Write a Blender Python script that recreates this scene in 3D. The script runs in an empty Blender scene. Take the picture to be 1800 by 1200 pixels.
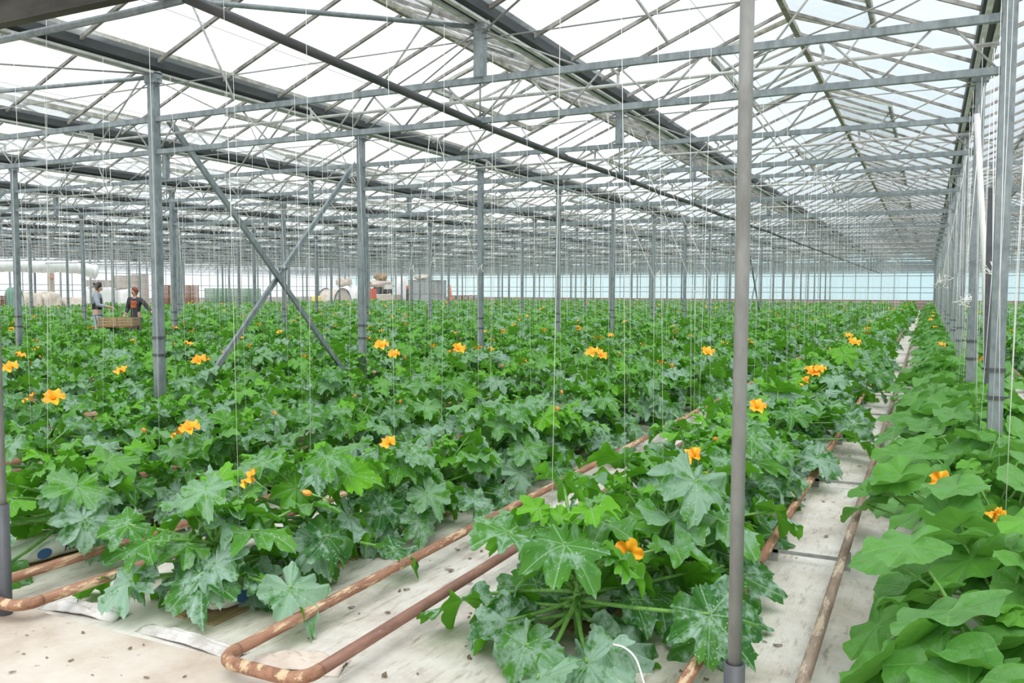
import bpy, math, random
import numpy as np
from mathutils import Vector, Matrix, Euler
random.seed(7); rs = np.random.RandomState(7)
sc = bpy.context.scene
COL = sc.collection
PI = math.pi

# ------------------------------------------------------------------ camera
F_PX, YAW, PITCH, ROLL, H = 1487.8, 0.4561, 0.0609, 0.003, 1.5947
cam_d = bpy.data.cameras.new('camera'); cam = bpy.data.objects.new('camera', cam_d); COL.objects.link(cam)
cam.location = (0, 0, H)
cam.rotation_euler = (Matrix.Rotation(YAW, 3, 'Z') @ Matrix.Rotation(PI/2 - PITCH, 3, 'X') @ Matrix.Rotation(ROLL, 3, 'Z')).to_euler()
cam_d.sensor_width = 36; cam_d.lens = F_PX/1800*36; cam_d.clip_end = 400; cam_d.clip_start = 0.05
sc.camera = cam
# ------------------------------------------------------------------ world, exposure
w = bpy.data.worlds.new('overcast_sky'); sc.world = w; w.use_nodes = True
nt = w.node_tree; bg = nt.nodes['Background']          # overcast: white overhead and to the left, paler blue low over the far right
tc = nt.nodes.new('ShaderNodeTexCoord'); dt = nt.nodes.new('ShaderNodeVectorMath'); dt.operation = 'DOT_PRODUCT'; dt.inputs[1].default_value = (.30, .95, -.05)
rp = nt.nodes.new('ShaderNodeValToRGB'); rp.color_ramp.elements[0].position = .68; rp.color_ramp.elements[0].color = (1, 1, 1, 1); rp.color_ramp.elements[1].position = .93; rp.color_ramp.elements[1].color = (.72, .82, .89, 1)
nt.links.new(tc.outputs['Generated'], dt.inputs[0]); nt.links.new(dt.outputs['Value'], rp.inputs[0]); nt.links.new(rp.outputs[0], bg.inputs[0]); bg.inputs[1].default_value = 1.12
sun_d = bpy.data.lights.new('veiled_sun', 'SUN'); sun_d.energy = 2.5; sun_d.angle = math.radians(40); sun_d.color = (1, .98, .94)
sun = bpy.data.objects.new('veiled_sun', sun_d); COL.objects.link(sun); sun.rotation_euler = (math.radians(28), math.radians(18), 0)
sc.view_settings.view_transform = 'Standard'; sc.view_settings.look = 'None'; sc.view_settings.gamma = 1
sc.view_settings.use_curve_mapping = False; sc.view_settings.exposure = 0.30
sc.cycles.transparent_max_bounces = 64; sc.cycles.max_bounces = 8; sc.cycles.diffuse_bounces = 4

# ------------------------------------------------------------------ measured layout
X0, Y0, DY = 0.435, 6.62, 3.725          # post line at the right, first truss, truss spacing
ZT, ZB, ZG, ZR = 3.42, 3.07, 3.93, 4.83   # truss chords, gutter underside, ridge
XL, XR, YF, YN = X0-60, X0+16, Y0+19*DY+.3, -1.0
PAIRS = [-.58, -2.28, -3.93, -5.33, -6.73]       # centres of the pipe rail pairs, repeating every 8 m
ROWS = [.40, -1.43, -3.12, -4.63, -6.03]         # plant rows, repeating every 8 m
YE = 2.42                                        # where the rails turn
def pix(px, py, F):
    "a point of the place seen in that direction at forward distance F"
    c, s = math.cos(YAW), math.sin(YAW)
    u, v = px-900, py-600
    cr, sr = math.cos(ROLL), math.sin(ROLL); u, v = u*cr+v*sr, -u*sr+v*cr
    cp, sp = math.cos(PITCH), math.sin(PITCH)
    d = (u, F_PX*cp - v*sp*1.0, -v*cp - F_PX*sp)
    t = F/d[1]
    return Vector((d[0]*t*c - F*s, d[0]*t*s + F*c, H + d[2]*t))

# ------------------------------------------------------------------ helpers
class MB:
    def __init__(s): s.v = []; s.f = []; s.mi = []; s.sm = []; s.uv = []; s.cur = 0
    def add(s, vs, fs, smooth=False, uv=None):
        b = len(s.v); s.v += [tuple(v) for v in vs]
        for f in fs: s.f.append(tuple(b+i for i in f)); s.mi.append(s.cur); s.sm.append(smooth)
        return s
    def box(s, a, b, rot=None, o=None):
        x0, y0, z0 = a; x1, y1, z1 = b
        vs = [Vector(p) for p in ((x0,y0,z0),(x1,y0,z0),(x1,y1,z0),(x0,y1,z0),(x0,y0,z1),(x1,y0,z1),(x1,y1,z1),(x0,y1,z1))]
        if rot is not None: vs = [rot @ v for v in vs]
        if o is not None: vs = [v + Vector(o) for v in vs]
        return s.add(vs, [(0,3,2,1),(4,5,6,7),(0,1,5,4),(1,2,6,5),(2,3,7,6),(3,0,4,7)])
    def bar(s, p, q, w, h, up=(0,0,1)):
        p, q = Vector(p), Vector(q); d = (q-p); L = d.length; d.normalize()
        up = Vector(up)
        if abs(d.dot(up)) > .98: up = Vector((1,0,0))
        r = d.cross(up).normalized(); u = r.cross(d)
        vs = []
        for e in (p, q):
            for a, b in ((-1,-1),(1,-1),(1,1),(-1,1)): vs.append(e + r*(a*w/2) + u*(b*h/2))
        return s.add(vs, [(3,2,1,0),(4,5,6,7),(0,1,5,4),(1,2,6,5),(2,3,7,6),(3,0,4,7)])
    def tube(s, pts, r, n=8, cap=True):
        pts = [Vector(p) for p in pts]; m = len(pts)
        rr = r if hasattr(r, '__len__') else [r]*m
        vs = []; prev = None
        for i, p in enumerate(pts):
            d = (pts[min(i+1, m-1)] - pts[max(i-1, 0)]).normalized()
            if prev is None:
                up = Vector((0,0,1)) if abs(d.z) < .9 else Vector((1,0,0))
                a = d.cross(up).normalized()
            else:
                a = (prev - d*prev.dot(d))
                a = a.normalized() if a.length > 1e-6 else d.orthogonal().normalized()
            prev = a; b = d.cross(a)
            for k in range(n):
                t = 2*PI*k/n; vs.append(p + a*(math.cos(t)*rr[i]) + b*(math.sin(t)*rr[i]))
        fs = [(i*n+k, i*n+(k+1)%n, (i+1)*n+(k+1)%n, (i+1)*n+k) for i in range(m-1) for k in range(n)]
        if cap: fs += [tuple(range(n-1, -1, -1)), tuple((m-1)*n+k for k in range(n))]
        return s.add(vs, fs, True)
    def lathe(s, prof, n=24, o=(0,0,0), cap=False):
        vs = [(o[0]+r*math.cos(2*PI*k/n), o[1]+r*math.sin(2*PI*k/n), o[2]+z) for r, z in prof for k in range(n)]
        fs = [(i*n+k, i*n+(k+1)%n, (i+1)*n+(k+1)%n, (i+1)*n+k) for i in range(len(prof)-1) for k in range(n)]
        if cap: fs += [tuple(range(n-1,-1,-1)), tuple((len(prof)-1)*n+k for k in range(n))]
        return s.add(vs, fs, True)
    def mesh(s, name, mats):
        me = bpy.data.meshes.new(name); me.from_pydata(s.v, [], s.f)
        for m in (mats if isinstance(mats, (list, tuple)) else [mats]): me.materials.append(m)
        me.polygons.foreach_set('material_index', s.mi); me.polygons.foreach_set('use_smooth', s.sm)
        me.update(); return me
def link(name, data, parent=None, loc=None, rot=None):
    o = bpy.data.objects.new(name, data); COL.objects.link(o)
    if parent is not None: o.parent = parent
    if loc is not None: o.location = loc
    if rot is not None: o.rotation_euler = rot
    return o
def tag(o, label=None, cat=None, group=None, kind=None):
    if label: o['label'] = label
    if cat: o['category'] = cat
    if group: o['group'] = group
    if kind: o['kind'] = kind
    return o
def part(name, mb, mat, parent=None, **k): return link(name, mb.mesh(name, mat), parent, **k)
def struct(name, mb, mat, parent=None):
    o = part(name, mb, mat, parent)
    if parent is None: o['kind'] = 'structure'
    return o
CH = {}
def kids(o): return [c for c in CH.get(o.name, [])]
def reg(p, c): CH.setdefault(p.name, []).append(c); return c
def copy_tree(o, parent=None, depth=0):
    c = o.copy(); COL.objects.link(c)
    if parent is not None: c.parent = parent; reg(parent, c)
    for ch in list(CH.get(o.name, [])): copy_tree(ch, c)
    return c
def kid(name, data, parent, **k): return reg(parent, link(name, data, parent, **k))
ORD = ['first','second','third','fourth','fifth','sixth','seventh','eighth','ninth','tenth','eleventh','twelfth','thirteenth','fourteenth',
       'fifteenth','sixteenth','seventeenth','eighteenth','nineteenth','twentieth','twenty-first','twenty-second','twenty-third','twenty-fourth',
       'twenty-fifth','twenty-sixth','twenty-seventh','twenty-eighth','twenty-ninth','thirtieth']

# ------------------------------------------------------------------ materials
def newmat(name):
    m = bpy.data.materials.new(name); m.use_nodes = True; nt = m.node_tree; nt.nodes.clear()
    out = nt.nodes.new('ShaderNodeOutputMaterial'); return m, nt, out
def N(nt, t, **k):
    n = nt.nodes.new(t)
    for a, b in k.items():
        if a.startswith('i_'):
            key = a[2:]; key = int(key) if key.isdigit() else key
            n.inputs[key].default_value = b
        else: setattr(n, a, b)
    return n
def ramp(nt, src, stops):
    r = nt.nodes.new('ShaderNodeValToRGB'); e = r.color_ramp.elements
    while len(e) < len(stops): e.new(.5)
    for i, (p, c) in enumerate(stops): e[i].position = p; e[i].color = (c[0], c[1], c[2], 1) if hasattr(c, '__len__') else (c, c, c, 1)
    nt.links.new(src, r.inputs[0]); return r.outputs[0]
def mixc(nt, fac, a, b, mode='MIX'):
    m = nt.nodes.new('ShaderNodeMix'); m.data_type = 'RGBA'; m.blend_type = mode
    for idx, v in ((0, fac), (6, a), (7, b)):
        if hasattr(v, 'is_output'): nt.links.new(v, m.inputs[idx])
        elif idx == 0: m.inputs[0].default_value = v
        else: m.inputs[idx].default_value = (v[0], v[1], v[2], 1)
    return m.outputs[2]
def simple(name, c1, c2=None, scale=8, rough=.6, metal=0, stretch=None, bump=0, detail=4, stops=(.35, .65), coord='Object', spec=.5):
    m, nt, out = newmat(name); p = N(nt, 'ShaderNodeBsdfPrincipled')
    p.inputs['Roughness'].default_value = rough; p.inputs['Metallic'].default_value = metal
    p.inputs['Specular IOR Level'].default_value = spec
    nt.links.new(p.outputs[0], out.inputs[0])
    if c2 is None: p.inputs[0].default_value = (*c1, 1); return m
    tc = N(nt, 'ShaderNodeTexCoord'); src = tc.outputs[coord]
    if stretch:
        mp = N(nt, 'ShaderNodeMapping'); mp.inputs['Scale'].default_value = stretch; nt.links.new(src, mp.inputs[0]); src = mp.outputs[0]
    nz = N(nt, 'ShaderNodeTexNoise', i_Scale=scale, i_Detail=detail, i_Roughness=.65); nt.links.new(src, nz.inputs['Vector'])
    nt.links.new(ramp(nt, nz.outputs[0], [(stops[0], c1), (stops[1], c2)]), p.inputs[0])
    if bump:
        b = N(nt, 'ShaderNodeBump', i_Strength=bump, i_Distance=.02); nt.links.new(nz.outputs[0], b.inputs['Height']); nt.links.new(b.outputs[0], p.inputs['Normal'])
    return m
M = {}
M['galv'] = simple('galvanised_steel', (.155,.19,.205), (.27,.315,.33), 14, .5, .25, (1,1,.5))
M['galv_pale'] = simple('weathered_galvanised', (.25,.265,.255), (.42,.43,.41), 12, .55, .15)
M['alu'] = simple('aluminium_bar', (.40,.41,.40), (.62,.63,.63), 6, .45, .2)
M['mossy'] = simple('grimy_aluminium', (.16,.155,.12), (.36,.35,.29), 9, .7, .1)
M['gutter'] = simple('dark_gutter_paint', (.028,.034,.037), (.055,.065,.068), 5, .6, .1, (1,.2,1))
M['beam'] = simple('dirty_dark_beam', (.022,.02,.016), (.055,.052,.04), 8, .7, .1, (.3,1,1))
M['darkpipe'] = simple('dark_heating_pipe', (.028,.032,.036), (.08,.085,.088), 7, .5, .2, (1,.3,1))
M['concrete'] = simple('grey_concrete', (.30,.28,.25), (.46,.44,.41), 10, .9, 0, bump=.3)
M['black'] = simple('dark_plastic', (.055,.06,.07), (.085,.09,.10), 10, .5)
M['string'] = simple('white_twine', (.82,.84,.82), rough=.7)
M['wire'] = simple('thin_steel_wire', (.32,.33,.33), rough=.5, metal=.4)
M['white'] = simple('white_plastic', (.72,.73,.72), (.82,.83,.83), 5, .35, spec=.6)
M['film'] = simple('dusty_white_film', (.42,.40,.37), (.68,.68,.67), 9, .45)
M['blue'] = simple('blue_print', (.05,.13,.34), rough=.4)
M['ink'] = simple('black_ink', (.02,.02,.03), rough=.5)
M['plank'] = simple('worn_wood_plank', (.26,.17,.09), (.45,.33,.20), 6, .8, stretch=(8,.6,8))
M['crate'] = simple('brown_wood_crate', (.16,.065,.035), (.33,.16,.09), 5, .8, stretch=(1,1,6))
M['card'] = simple('printed_cardboard', (.46,.38,.34), (.62,.56,.52), 3, .85)
M['cardp'] = simple('carton_print', (.36,.33,.32), (.55,.50,.47), 2.2, .85)
M['green'] = simple('green_crate_plastic', (.10,.22,.13), (.17,.30,.19), 4, .6)
M['sheetg'] = simple('green_tarpaulin', (.08,.22,.16), (.16,.32,.25), 4, .5)
M['white_sheet'] = simple('white_sheet', (.74,.76,.78), (.86,.87,.88), 3, .6)
M['beige'] = simple('dusty_beige', (.50,.42,.35), (.66,.60,.54), 3, .8)
M['corr'] = simple('grey_tank_metal', (.26,.29,.30), (.36,.39,.40), 3, .5, .2)
M['red'] = simple('red_paint', (.50,.09,.06), (.60,.16,.12), 4, .5)
M['orange'] = simple('orange_plastic', (.80,.20,.08), rough=.5)
M['yellow'] = simple('yellow_plastic', (.75,.60,.12), rough=.5)
M['skin'] = simple('skin', (.55,.31,.22), (.62,.38,.28), 9, .55)
M['hair_dark'] = simple('dark_hair', (.02,.015,.012), (.05,.035,.03), 60, .5)
M['hair_red'] = simple('red_brown_hair', (.16,.045,.02), (.26,.08,.04), 60, .5)
M['vest'] = simple('black_vest', (.015,.015,.018), (.03,.03,.034), 20, .8)
M['paleshirt'] = simple('pale_grey_blue_shirt', (.28,.33,.40), (.38,.43,.50), 12, .85)
M['jeans'] = simple('pale_blue_jeans', (.24,.38,.45), (.36,.50,.56), 14, .85)
M['darktop'] = simple('charcoal_top', (.03,.032,.04), (.05,.052,.06), 14, .85)
M['tprint'] = simple('orange_print', (.60,.10,.03), (.75,.22,.08), 18, .8)
M['pants'] = simple('grey_trousers', (.10,.11,.13), (.16,.17,.19), 14, .85)
M['eye'] = simple('dark_eye', (.02,.015,.01), rough=.2)
M['lip'] = simple('lip', (.42,.14,.12), rough=.4)
M['dead'] = simple('dry_leaf', (.12,.08,.05), (.26,.19,.12), 20, .9)

def glass_mat(name, tint, clear, haze):
    m, nt, out = newmat(name)
    t = N(nt, 'ShaderNodeBsdfTransparent', i_Color=(*tint, 1)); d = N(nt, 'ShaderNodeBsdfTranslucent', i_Color=(*haze, 1))
    df = N(nt, 'ShaderNodeBsdfDiffuse', i_Color=(*haze, 1)); g = N(nt, 'ShaderNodeBsdfGlossy', i_Roughness=.05)
    a = N(nt, 'ShaderNodeMixShader'); a.inputs[0].default_value = .3
    nt.links.new(d.outputs[0], a.inputs[1]); nt.links.new(df.outputs[0], a.inputs[2])
    b = N(nt, 'ShaderNodeMixShader'); b.inputs[0].default_value = clear
    if name == 'roof_glass':
        tc = N(nt, 'ShaderNodeTexCoord'); mp = N(nt, 'ShaderNodeMapping'); mp.inputs['Scale'].default_value = (.55, .9, .55); nz = N(nt, 'ShaderNodeTexNoise', i_Scale=1.0, i_Detail=6, i_Roughness=.6)
        nt.links.new(tc.outputs['Object'], mp.inputs[0]); nt.links.new(mp.outputs[0], nz.inputs['Vector']); nt.links.new(ramp(nt, nz.outputs[0], [(.36, .62), (.52, .92)]), b.inputs[0])
    nt.links.new(a.outputs[0], b.inputs[1]); nt.links.new(t.outputs[0], b.inputs[2])
    lw = N(nt, 'ShaderNodeLayerWeight', i_Blend=.5); fr = N(nt, 'ShaderNodeMath', operation='POWER', i_1=7.0); nt.links.new(lw.outputs['Facing'], fr.inputs[0]); c = N(nt, 'ShaderNodeMixShader')
    nt.links.new(fr.outputs[0], c.inputs[0]); nt.links.new(b.outputs[0], c.inputs[1]); nt.links.new(g.outputs[0], c.inputs[2])
    nt.links.new(c.outputs[0], out.inputs[0]); return m
M['glass'] = glass_mat('roof_glass', (.97,.99,1), .86, (.80,.88,.92))
M['wall_teal'] = glass_mat('teal_film_wall', (.74,.88,.88), .50, (.52,.68,.68))
M['clear'] = glass_mat('vent_glass', (.97,.99,1), .95, (.80,.88,.92))
M['bar'] = simple('weathered_glazing_bar', (.13,.125,.115), (.36,.355,.34), 7, .6, .1)
M['pole'] = simple('old_grey_pole', (.18,.185,.175), (.30,.31,.30), 9, .6, .1, (1,1,.4))
M['wall_white'] = glass_mat('white_film_wall', (.92,.96,.99), .60, (.80,.86,.90))

# floor materials
def sheet_mat():
    m, nt, out = newmat('white_ground_sheet'); p = N(nt, 'ShaderNodeBsdfPrincipled', i_Roughness=.55); nt.links.new(p.outputs[0], out.inputs[0])
    tc = N(nt, 'ShaderNodeTexCoord')
    n1 = N(nt, 'ShaderNodeTexNoise', i_Scale=1.3, i_Detail=8, i_Roughness=.7); n2 = N(nt, 'ShaderNodeTexNoise', i_Scale=9, i_Detail=6, i_Roughness=.7)
    mp = N(nt, 'ShaderNodeMapping'); mp.inputs['Scale'].default_value = (2.4, .5, 1)
    nt.links.new(tc.outputs['Object'], mp.inputs[0]); nt.links.new(tc.outputs['Object'], n1.inputs['Vector']); nt.links.new(mp.outputs[0], n2.inputs['Vector'])
    c = ramp(nt, n1.outputs[0], [(.30, (.36,.32,.27)), (.48, (.58,.55,.50)), (.66, (.74,.73,.70))])
    d = ramp(nt, n2.outputs[0], [(.30, (.40,.34,.27)), (.46, (1,1,1))])
    nt.links.new(mixc(nt, .75, c, d, 'MULTIPLY'), p.inputs[0])
    wv = N(nt, 'ShaderNodeTexNoise', i_Scale=3, i_Detail=5); mp2 = N(nt, 'ShaderNodeMapping'); mp2.inputs['Scale'].default_value = (4, 1, 1); mp2.inputs['Rotation'].default_value = (0,0,.5)
    nt.links.new(tc.outputs['Object'], mp2.inputs[0]); nt.links.new(mp2.outputs[0], wv.inputs['Vector'])
    b = N(nt, 'ShaderNodeBump', i_Strength=.5, i_Distance=.04); nt.links.new(wv.outputs[0], b.inputs['Height']); nt.links.new(b.outputs[0], p.inputs['Normal'])
    return m
def slab_mat():
    m, nt, out = newmat('pale_concrete_path'); p = N(nt, 'ShaderNodeBsdfPrincipled', i_Roughness=.85); nt.links.new(p.outputs[0], out.inputs[0])
    tc = N(nt, 'ShaderNodeTexCoord')
    n1 = N(nt, 'ShaderNodeTexNoise', i_Scale=2.0, i_Detail=8, i_Roughness=.65); n2 = N(nt, 'ShaderNodeTexNoise', i_Scale=22, i_Detail=4)
    for n in (n1, n2): nt.links.new(tc.outputs['Object'], n.inputs['Vector'])
    c = ramp(nt, n1.outputs[0], [(.32, (.40,.32,.25)), (.5, (.53,.47,.41)), (.68, (.61,.57,.52))])
    d = ramp(nt, n2.outputs[0], [(.24, (.35,.28,.22)), (.34, (1,1,1))])
    nt.links.new(mixc(nt, .7, c, d, 'MULTIPLY'), p.inputs[0])
    b = N(nt, 'ShaderNodeBump', i_Strength=.2, i_Distance=.01); nt.links.new(n2.outputs[0], b.inputs['Height']); nt.links.new(b.outputs[0], p.inputs['Normal'])
    return m
M['sheet'] = sheet_mat(); M['slab'] = slab_mat()
def rust_mat(name, base, dark, cream, amt):
    m, nt, out = newmat(name); p = N(nt, 'ShaderNodeBsdfPrincipled', i_Roughness=.6); nt.links.new(p.outputs[0], out.inputs[0])
    tc = N(nt, 'ShaderNodeTexCoord'); mp = N(nt, 'ShaderNodeMapping'); mp.inputs['Scale'].default_value = (14, 2.2, 14)
    nt.links.new(tc.outputs['Object'], mp.inputs[0])
    n1 = N(nt, 'ShaderNodeTexNoise', i_Scale=1.6, i_Detail=6, i_Roughness=.7); n2 = N(nt, 'ShaderNodeTexNoise', i_Scale=1.0, i_Detail=7, i_Roughness=.75)
    nt.links.new(mp.outputs[0], n1.inputs['Vector']); nt.links.new(mp.outputs[0], n2.inputs['Vector'])
    c = ramp(nt, n1.outputs[0], [(.35, dark), (.62, base)])
    f = ramp(nt, n2.outputs[0], [(.66-amt, 0.0), (.70-amt, 1.0)])
    nt.links.new(mixc(nt, f, c, cream), p.inputs[0]); return m
M['rust'] = rust_mat('rusty_cream_pipe', (.36,.19,.115), (.19,.085,.05), (.56,.42,.26), .14)
M['rust_dark'] = rust_mat('brown_rusty_pipe', (.27,.14,.10), (.15,.075,.055), (.36,.22,.15), .08)
M['rust_grey'] = rust_mat('greyish_worn_pipe', (.30,.235,.18), (.18,.125,.09), (.48,.40,.30), .12)

def leaf_mat(name, deep, bright, silver, vein, back, silver_amt, speck, trans):
    m, nt, out = newmat(name); L = nt.links.new
    uv = N(nt, 'ShaderNodeUVMap', uv_map='leaf'); uvv = N(nt, 'ShaderNodeUVMap', uv_map='vein')
    at = N(nt, 'ShaderNodeAttribute', attribute_name='tone'); oi = N(nt, 'ShaderNodeObjectInfo')
    # shift the pattern for every leaf
    off = N(nt, 'ShaderNodeVectorMath', operation='ADD')
    cx = N(nt, 'ShaderNodeCombineXYZ'); mm = N(nt, 'ShaderNodeMath', operation='MULTIPLY', i_1=37.0); L(oi.outputs['Random'], mm.inputs[0]); L(mm.outputs[0], cx.inputs[0])
    ms = N(nt, 'ShaderNodeMath', operation='MULTIPLY', i_1=91.0); sp = N(nt, 'ShaderNodeSeparateColor'); L(at.outputs['Color'], sp.inputs[0]); L(sp.outputs[1], ms.inputs[0]); L(ms.outputs[0], cx.inputs[1])
    L(uv.outputs[0], off.inputs[0]); L(cx.outputs[0], off.inputs[1])
    n1 = N(nt, 'ShaderNodeTexNoise', i_Scale=5.0, i_Detail=8, i_Roughness=.70); L(off.outputs[0], n1.inputs['Vector'])
    n2 = N(nt, 'ShaderNodeTexNoise', i_Scale=2.2, i_Detail=2); L(off.outputs[0], n2.inputs['Vector'])
    base = mixc(nt, sp.outputs[0], deep, bright)                # tone: dark when old, bright when young or painted as lit through
    base = mixc(nt, ramp(nt, n2.outputs[0], [(.35, 0.0), (.65, .45)]), base, tuple(x*.62 for x in bright))
    inv = N(nt, 'ShaderNodeMath', operation='SUBTRACT', i_0=1.0); L(sp.outputs[0], inv.inputs[1])
    lr = N(nt, 'ShaderNodeMath', operation='ADD'); L(sp.outputs[1], lr.inputs[0]); L(oi.outputs['Random'], lr.inputs[1]); fr_ = N(nt, 'ShaderNodeMath', operation='FRACT'); L(lr.outputs[0], fr_.inputs[0])
    sh = N(nt, 'ShaderNodeMath', operation='MULTIPLY_ADD', i_1=.17, i_2=-.085); L(fr_.outputs[0], sh.inputs[0]); n1s = N(nt, 'ShaderNodeMath', operation='ADD'); L(n1.outputs[0], n1s.inputs[0]); L(sh.outputs[0], n1s.inputs[1])
    sf = N(nt, 'ShaderNodeMath', operation='MULTIPLY'); L(ramp(nt, n1s.outputs[0], [(.44, 0.0), (.56, silver_amt)]), sf.inputs[0]); L(inv.outputs[0], sf.inputs[1])
    c = mixc(nt, sf.outputs[0], base, silver)
    # veins: u of the second map is the distance from the nearest vein
    sx = N(nt, 'ShaderNodeSeparateXYZ'); L(uvv.outputs[0], sx.inputs[0])
    vf = ramp(nt, sx.outputs[0], [(.006, .75), (.02, 0.0)])
    c = mixc(nt, vf, c, vein)
    if speck:
        vo = N(nt, 'ShaderNodeTexVoronoi', i_Scale=26.0, i_Randomness=1.0); L(off.outputs[0], vo.inputs['Vector'])
        n3 = N(nt, 'ShaderNodeTexNoise', i_Scale=3.0, i_Detail=1); L(off.outputs[0], n3.inputs['Vector'])
        k = N(nt, 'ShaderNodeMath', operation='MULTIPLY'); L(ramp(nt, vo.outputs['Distance'], [(.10, 1.0), (.20, 0.0)]), k.inputs[0]); L(ramp(nt, n3.outputs[0], [(.42, 0.0), (.55, speck)]), k.inputs[1])
        c = mixc(nt, k.outputs[0], c, (.62,.72,.66))
    geo = N(nt, 'ShaderNodeNewGeometry')
    c = mixc(nt, geo.outputs['Backfacing'], c, back)
    p = N(nt, 'ShaderNodeBsdfPrincipled', i_Roughness=.5); p.inputs['Specular IOR Level'].default_value = .35
    L(c, p.inputs[0])
    tr = N(nt, 'ShaderNodeBsdfTranslucent'); tcol = mixc(nt, .55, c, tuple(min(1, x*1.6) for x in back)); L(tcol, tr.inputs[0])
    mx = N(nt, 'ShaderNodeMixShader'); mx.inputs[0].default_value = trans
    L(p.outputs[0], mx.inputs[1]); L(tr.outputs[0], mx.inputs[2]); L(mx.outputs[0], out.inputs[0])
    hb = N(nt, 'ShaderNodeBump', i_Strength=.5, i_Distance=.006); n4 = N(nt, 'ShaderNodeTexNoise', i_Scale=24, i_Detail=2); L(off.outputs[0], n4.inputs['Vector'])
    L(n4.outputs[0], hb.inputs['Height']); L(hb.outputs[0], p.inputs['Normal'])
    return m
M['zleaf'] = leaf_mat('silvery_zucchini_leaf', (.030,.140,.032), (.15,.46,.016), (.31,.47,.38), (.28,.45,.27), (.11,.34,.02), 1.0, .75, .30)
M['sleaf'] = leaf_mat('smooth_squash_leaf', (.075,.25,.05), (.14,.41,.04), (.19,.38,.16), (.18,.40,.11), (.13,.34,.05), .6, .12, .30)
M['stalk'] = simple('green_stalk', (.10,.27,.045), (.20,.40,.10), 8, .5)
M['petal'] = simple('orange_yellow_petal', (.90,.33,.01), (.95,.52,.02), 9, .5)
M['bud'] = simple('wilted_petal', (.75,.24,.03), (.88,.48,.10), 14, .6)

# ================================================================== SETTING
struct('floor', MB().box((XL-.3, 2.62, -.3), (XR, YF+.3, 0)), M['sheet'])
fp = MB()                                              # slightly worn edge of the concrete path
edge = [(-12 + i*.35, 2.60 + random.uniform(-.012, .012)) for i in range(75)]
n = len(edge)
vs = [(x, y, .035) for x, y in edge] + [(x, -3, .035) for x, y in edge] + [(x, y+.01, -.02) for x, y in edge] + [(x, -3, -.3) for x, y in edge]
fp.add(vs, [(i, n+i, n+i+1, i+1) for i in range(n-1)] + [(i, i+1, 2*n+i+1, 2*n+i) for i in range(n-1)])
fp.box((-12, -3, -.3), (14, 2.58, -.02))
o = struct('floor', fp, M['slab'])

def film_wall(name, p, q, z0, z1, step, mat, gables=None, rails=(2.85, 1.88, 1.45)):
    p, q = Vector((*p, 0)), Vector((*q, 0)); d = q-p; L = d.length; d.normalize()
    g = MB(); g.add([p+Vector((0,0,z0)), q+Vector((0,0,z0)), q+Vector((0,0,z1)), p+Vector((0,0,z1))], [(0,1,2,3)])
    m = MB(); k = 0
    while k*step <= L:
        a = p + d*(k*step); m.bar(a+Vector((0,0,z0)), a+Vector((0,0,z1)), .045, .045, up=(0,1,0)); k += 1
    for z in (*rails, z0, z1): m.bar(p+Vector((0,0,z)), q+Vector((0,0,z)), .03, .045)
    if gables:
        for a, b, r in gables:
            ym = p.y; g.add([(a, ym, z1), (b, ym, z1), ((a+b)/2, ym, r)], [(0,1,2)])
            for t in (.25, .5, .75):
                x = a+(b-a)*t; m.bar((x, ym, z1), (x, ym, r-abs(t-.5)*2*(r-z1)), .035, .035, up=(0,1,0))
    o = struct(name, g, mat); m_ = part('wall_frame', m, M['galv'], o)
    return o
film_wall('wall_far', (XL, YF), (XR, YF), .78, ZG, 1.0, M['wall_teal'], [(X0+4*k, X0+4*k+4, ZR) for k in range(-15, 4)])
film_wall('wall_left', (XL, YN), (XL, YF), .78, ZG, 1.0, M['wall_white'])
film_wall('wall_right', (XR, YN), (XR, YF), .78, ZG, 1.0, M['wall_white'])
for nm, a, b in (('wall_far', (XL, YF-.02, 0), (XR, YF+.15, .78)), ('wall_left', (XL-.15, YN, 0), (XL+.02, YF, .78)), ('wall_right', (XR-.02, YN, 0), (XR+.15, YF, .78))):
    struct(nm, MB().box(a, b), M['concrete'])
for z in (.80, .55, .28):
    o = part('heating_pipe', MB().tube([(XL+1, YF-.25, z), (XR-1, YF-.25, z)], .04, 8), M['rust_dark'])
    tag(o, {.80:'topmost', .55:'middle', .28:'lowest'}[z]+' brown heating pipe running along the foot of the pale teal far wall', 'pipe', 'heating pipes on the far wall')

# roof
YR0, YR1 = YN, YF
slope = (ZR-ZG-.06)/2
for k in range(-15, 4):
    a = X0+4*k
    for s, (xa, xb) in enumerate(((a, a+2), (a+4, a+2))):
        g = MB(); za, zb_ = ZG+.08, ZR
        g.add([(xa, YR0, za), (xa, YR1, za), (xb, YR1, zb_), (xb, YR0, zb_)], [(0,1,2,3) if s == 0 else (3,2,1,0)])
        c = struct('ceiling', g, M['glass'])
        b = MB(); y = Y0-2*DY
        while y < YR1:
            b.bar((xa, y, za-.02), (xb, y, zb_-.02), .032, .036); y += DY/4
        part('glazing_bars', b, M['bar'], c)
    r = MB().bar((a+2, YR0, ZR-.02), (a+2, YR1, ZR-.02), .06, .07)
    struct('ceiling', r, M['mossy'])

def line_name(k):      # gutter or post line k half bays from the right post line
    return ORD[abs(k)-1]+(' to the right' if k > 0 else ' to the left')+' of the one over the squash row'
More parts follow.
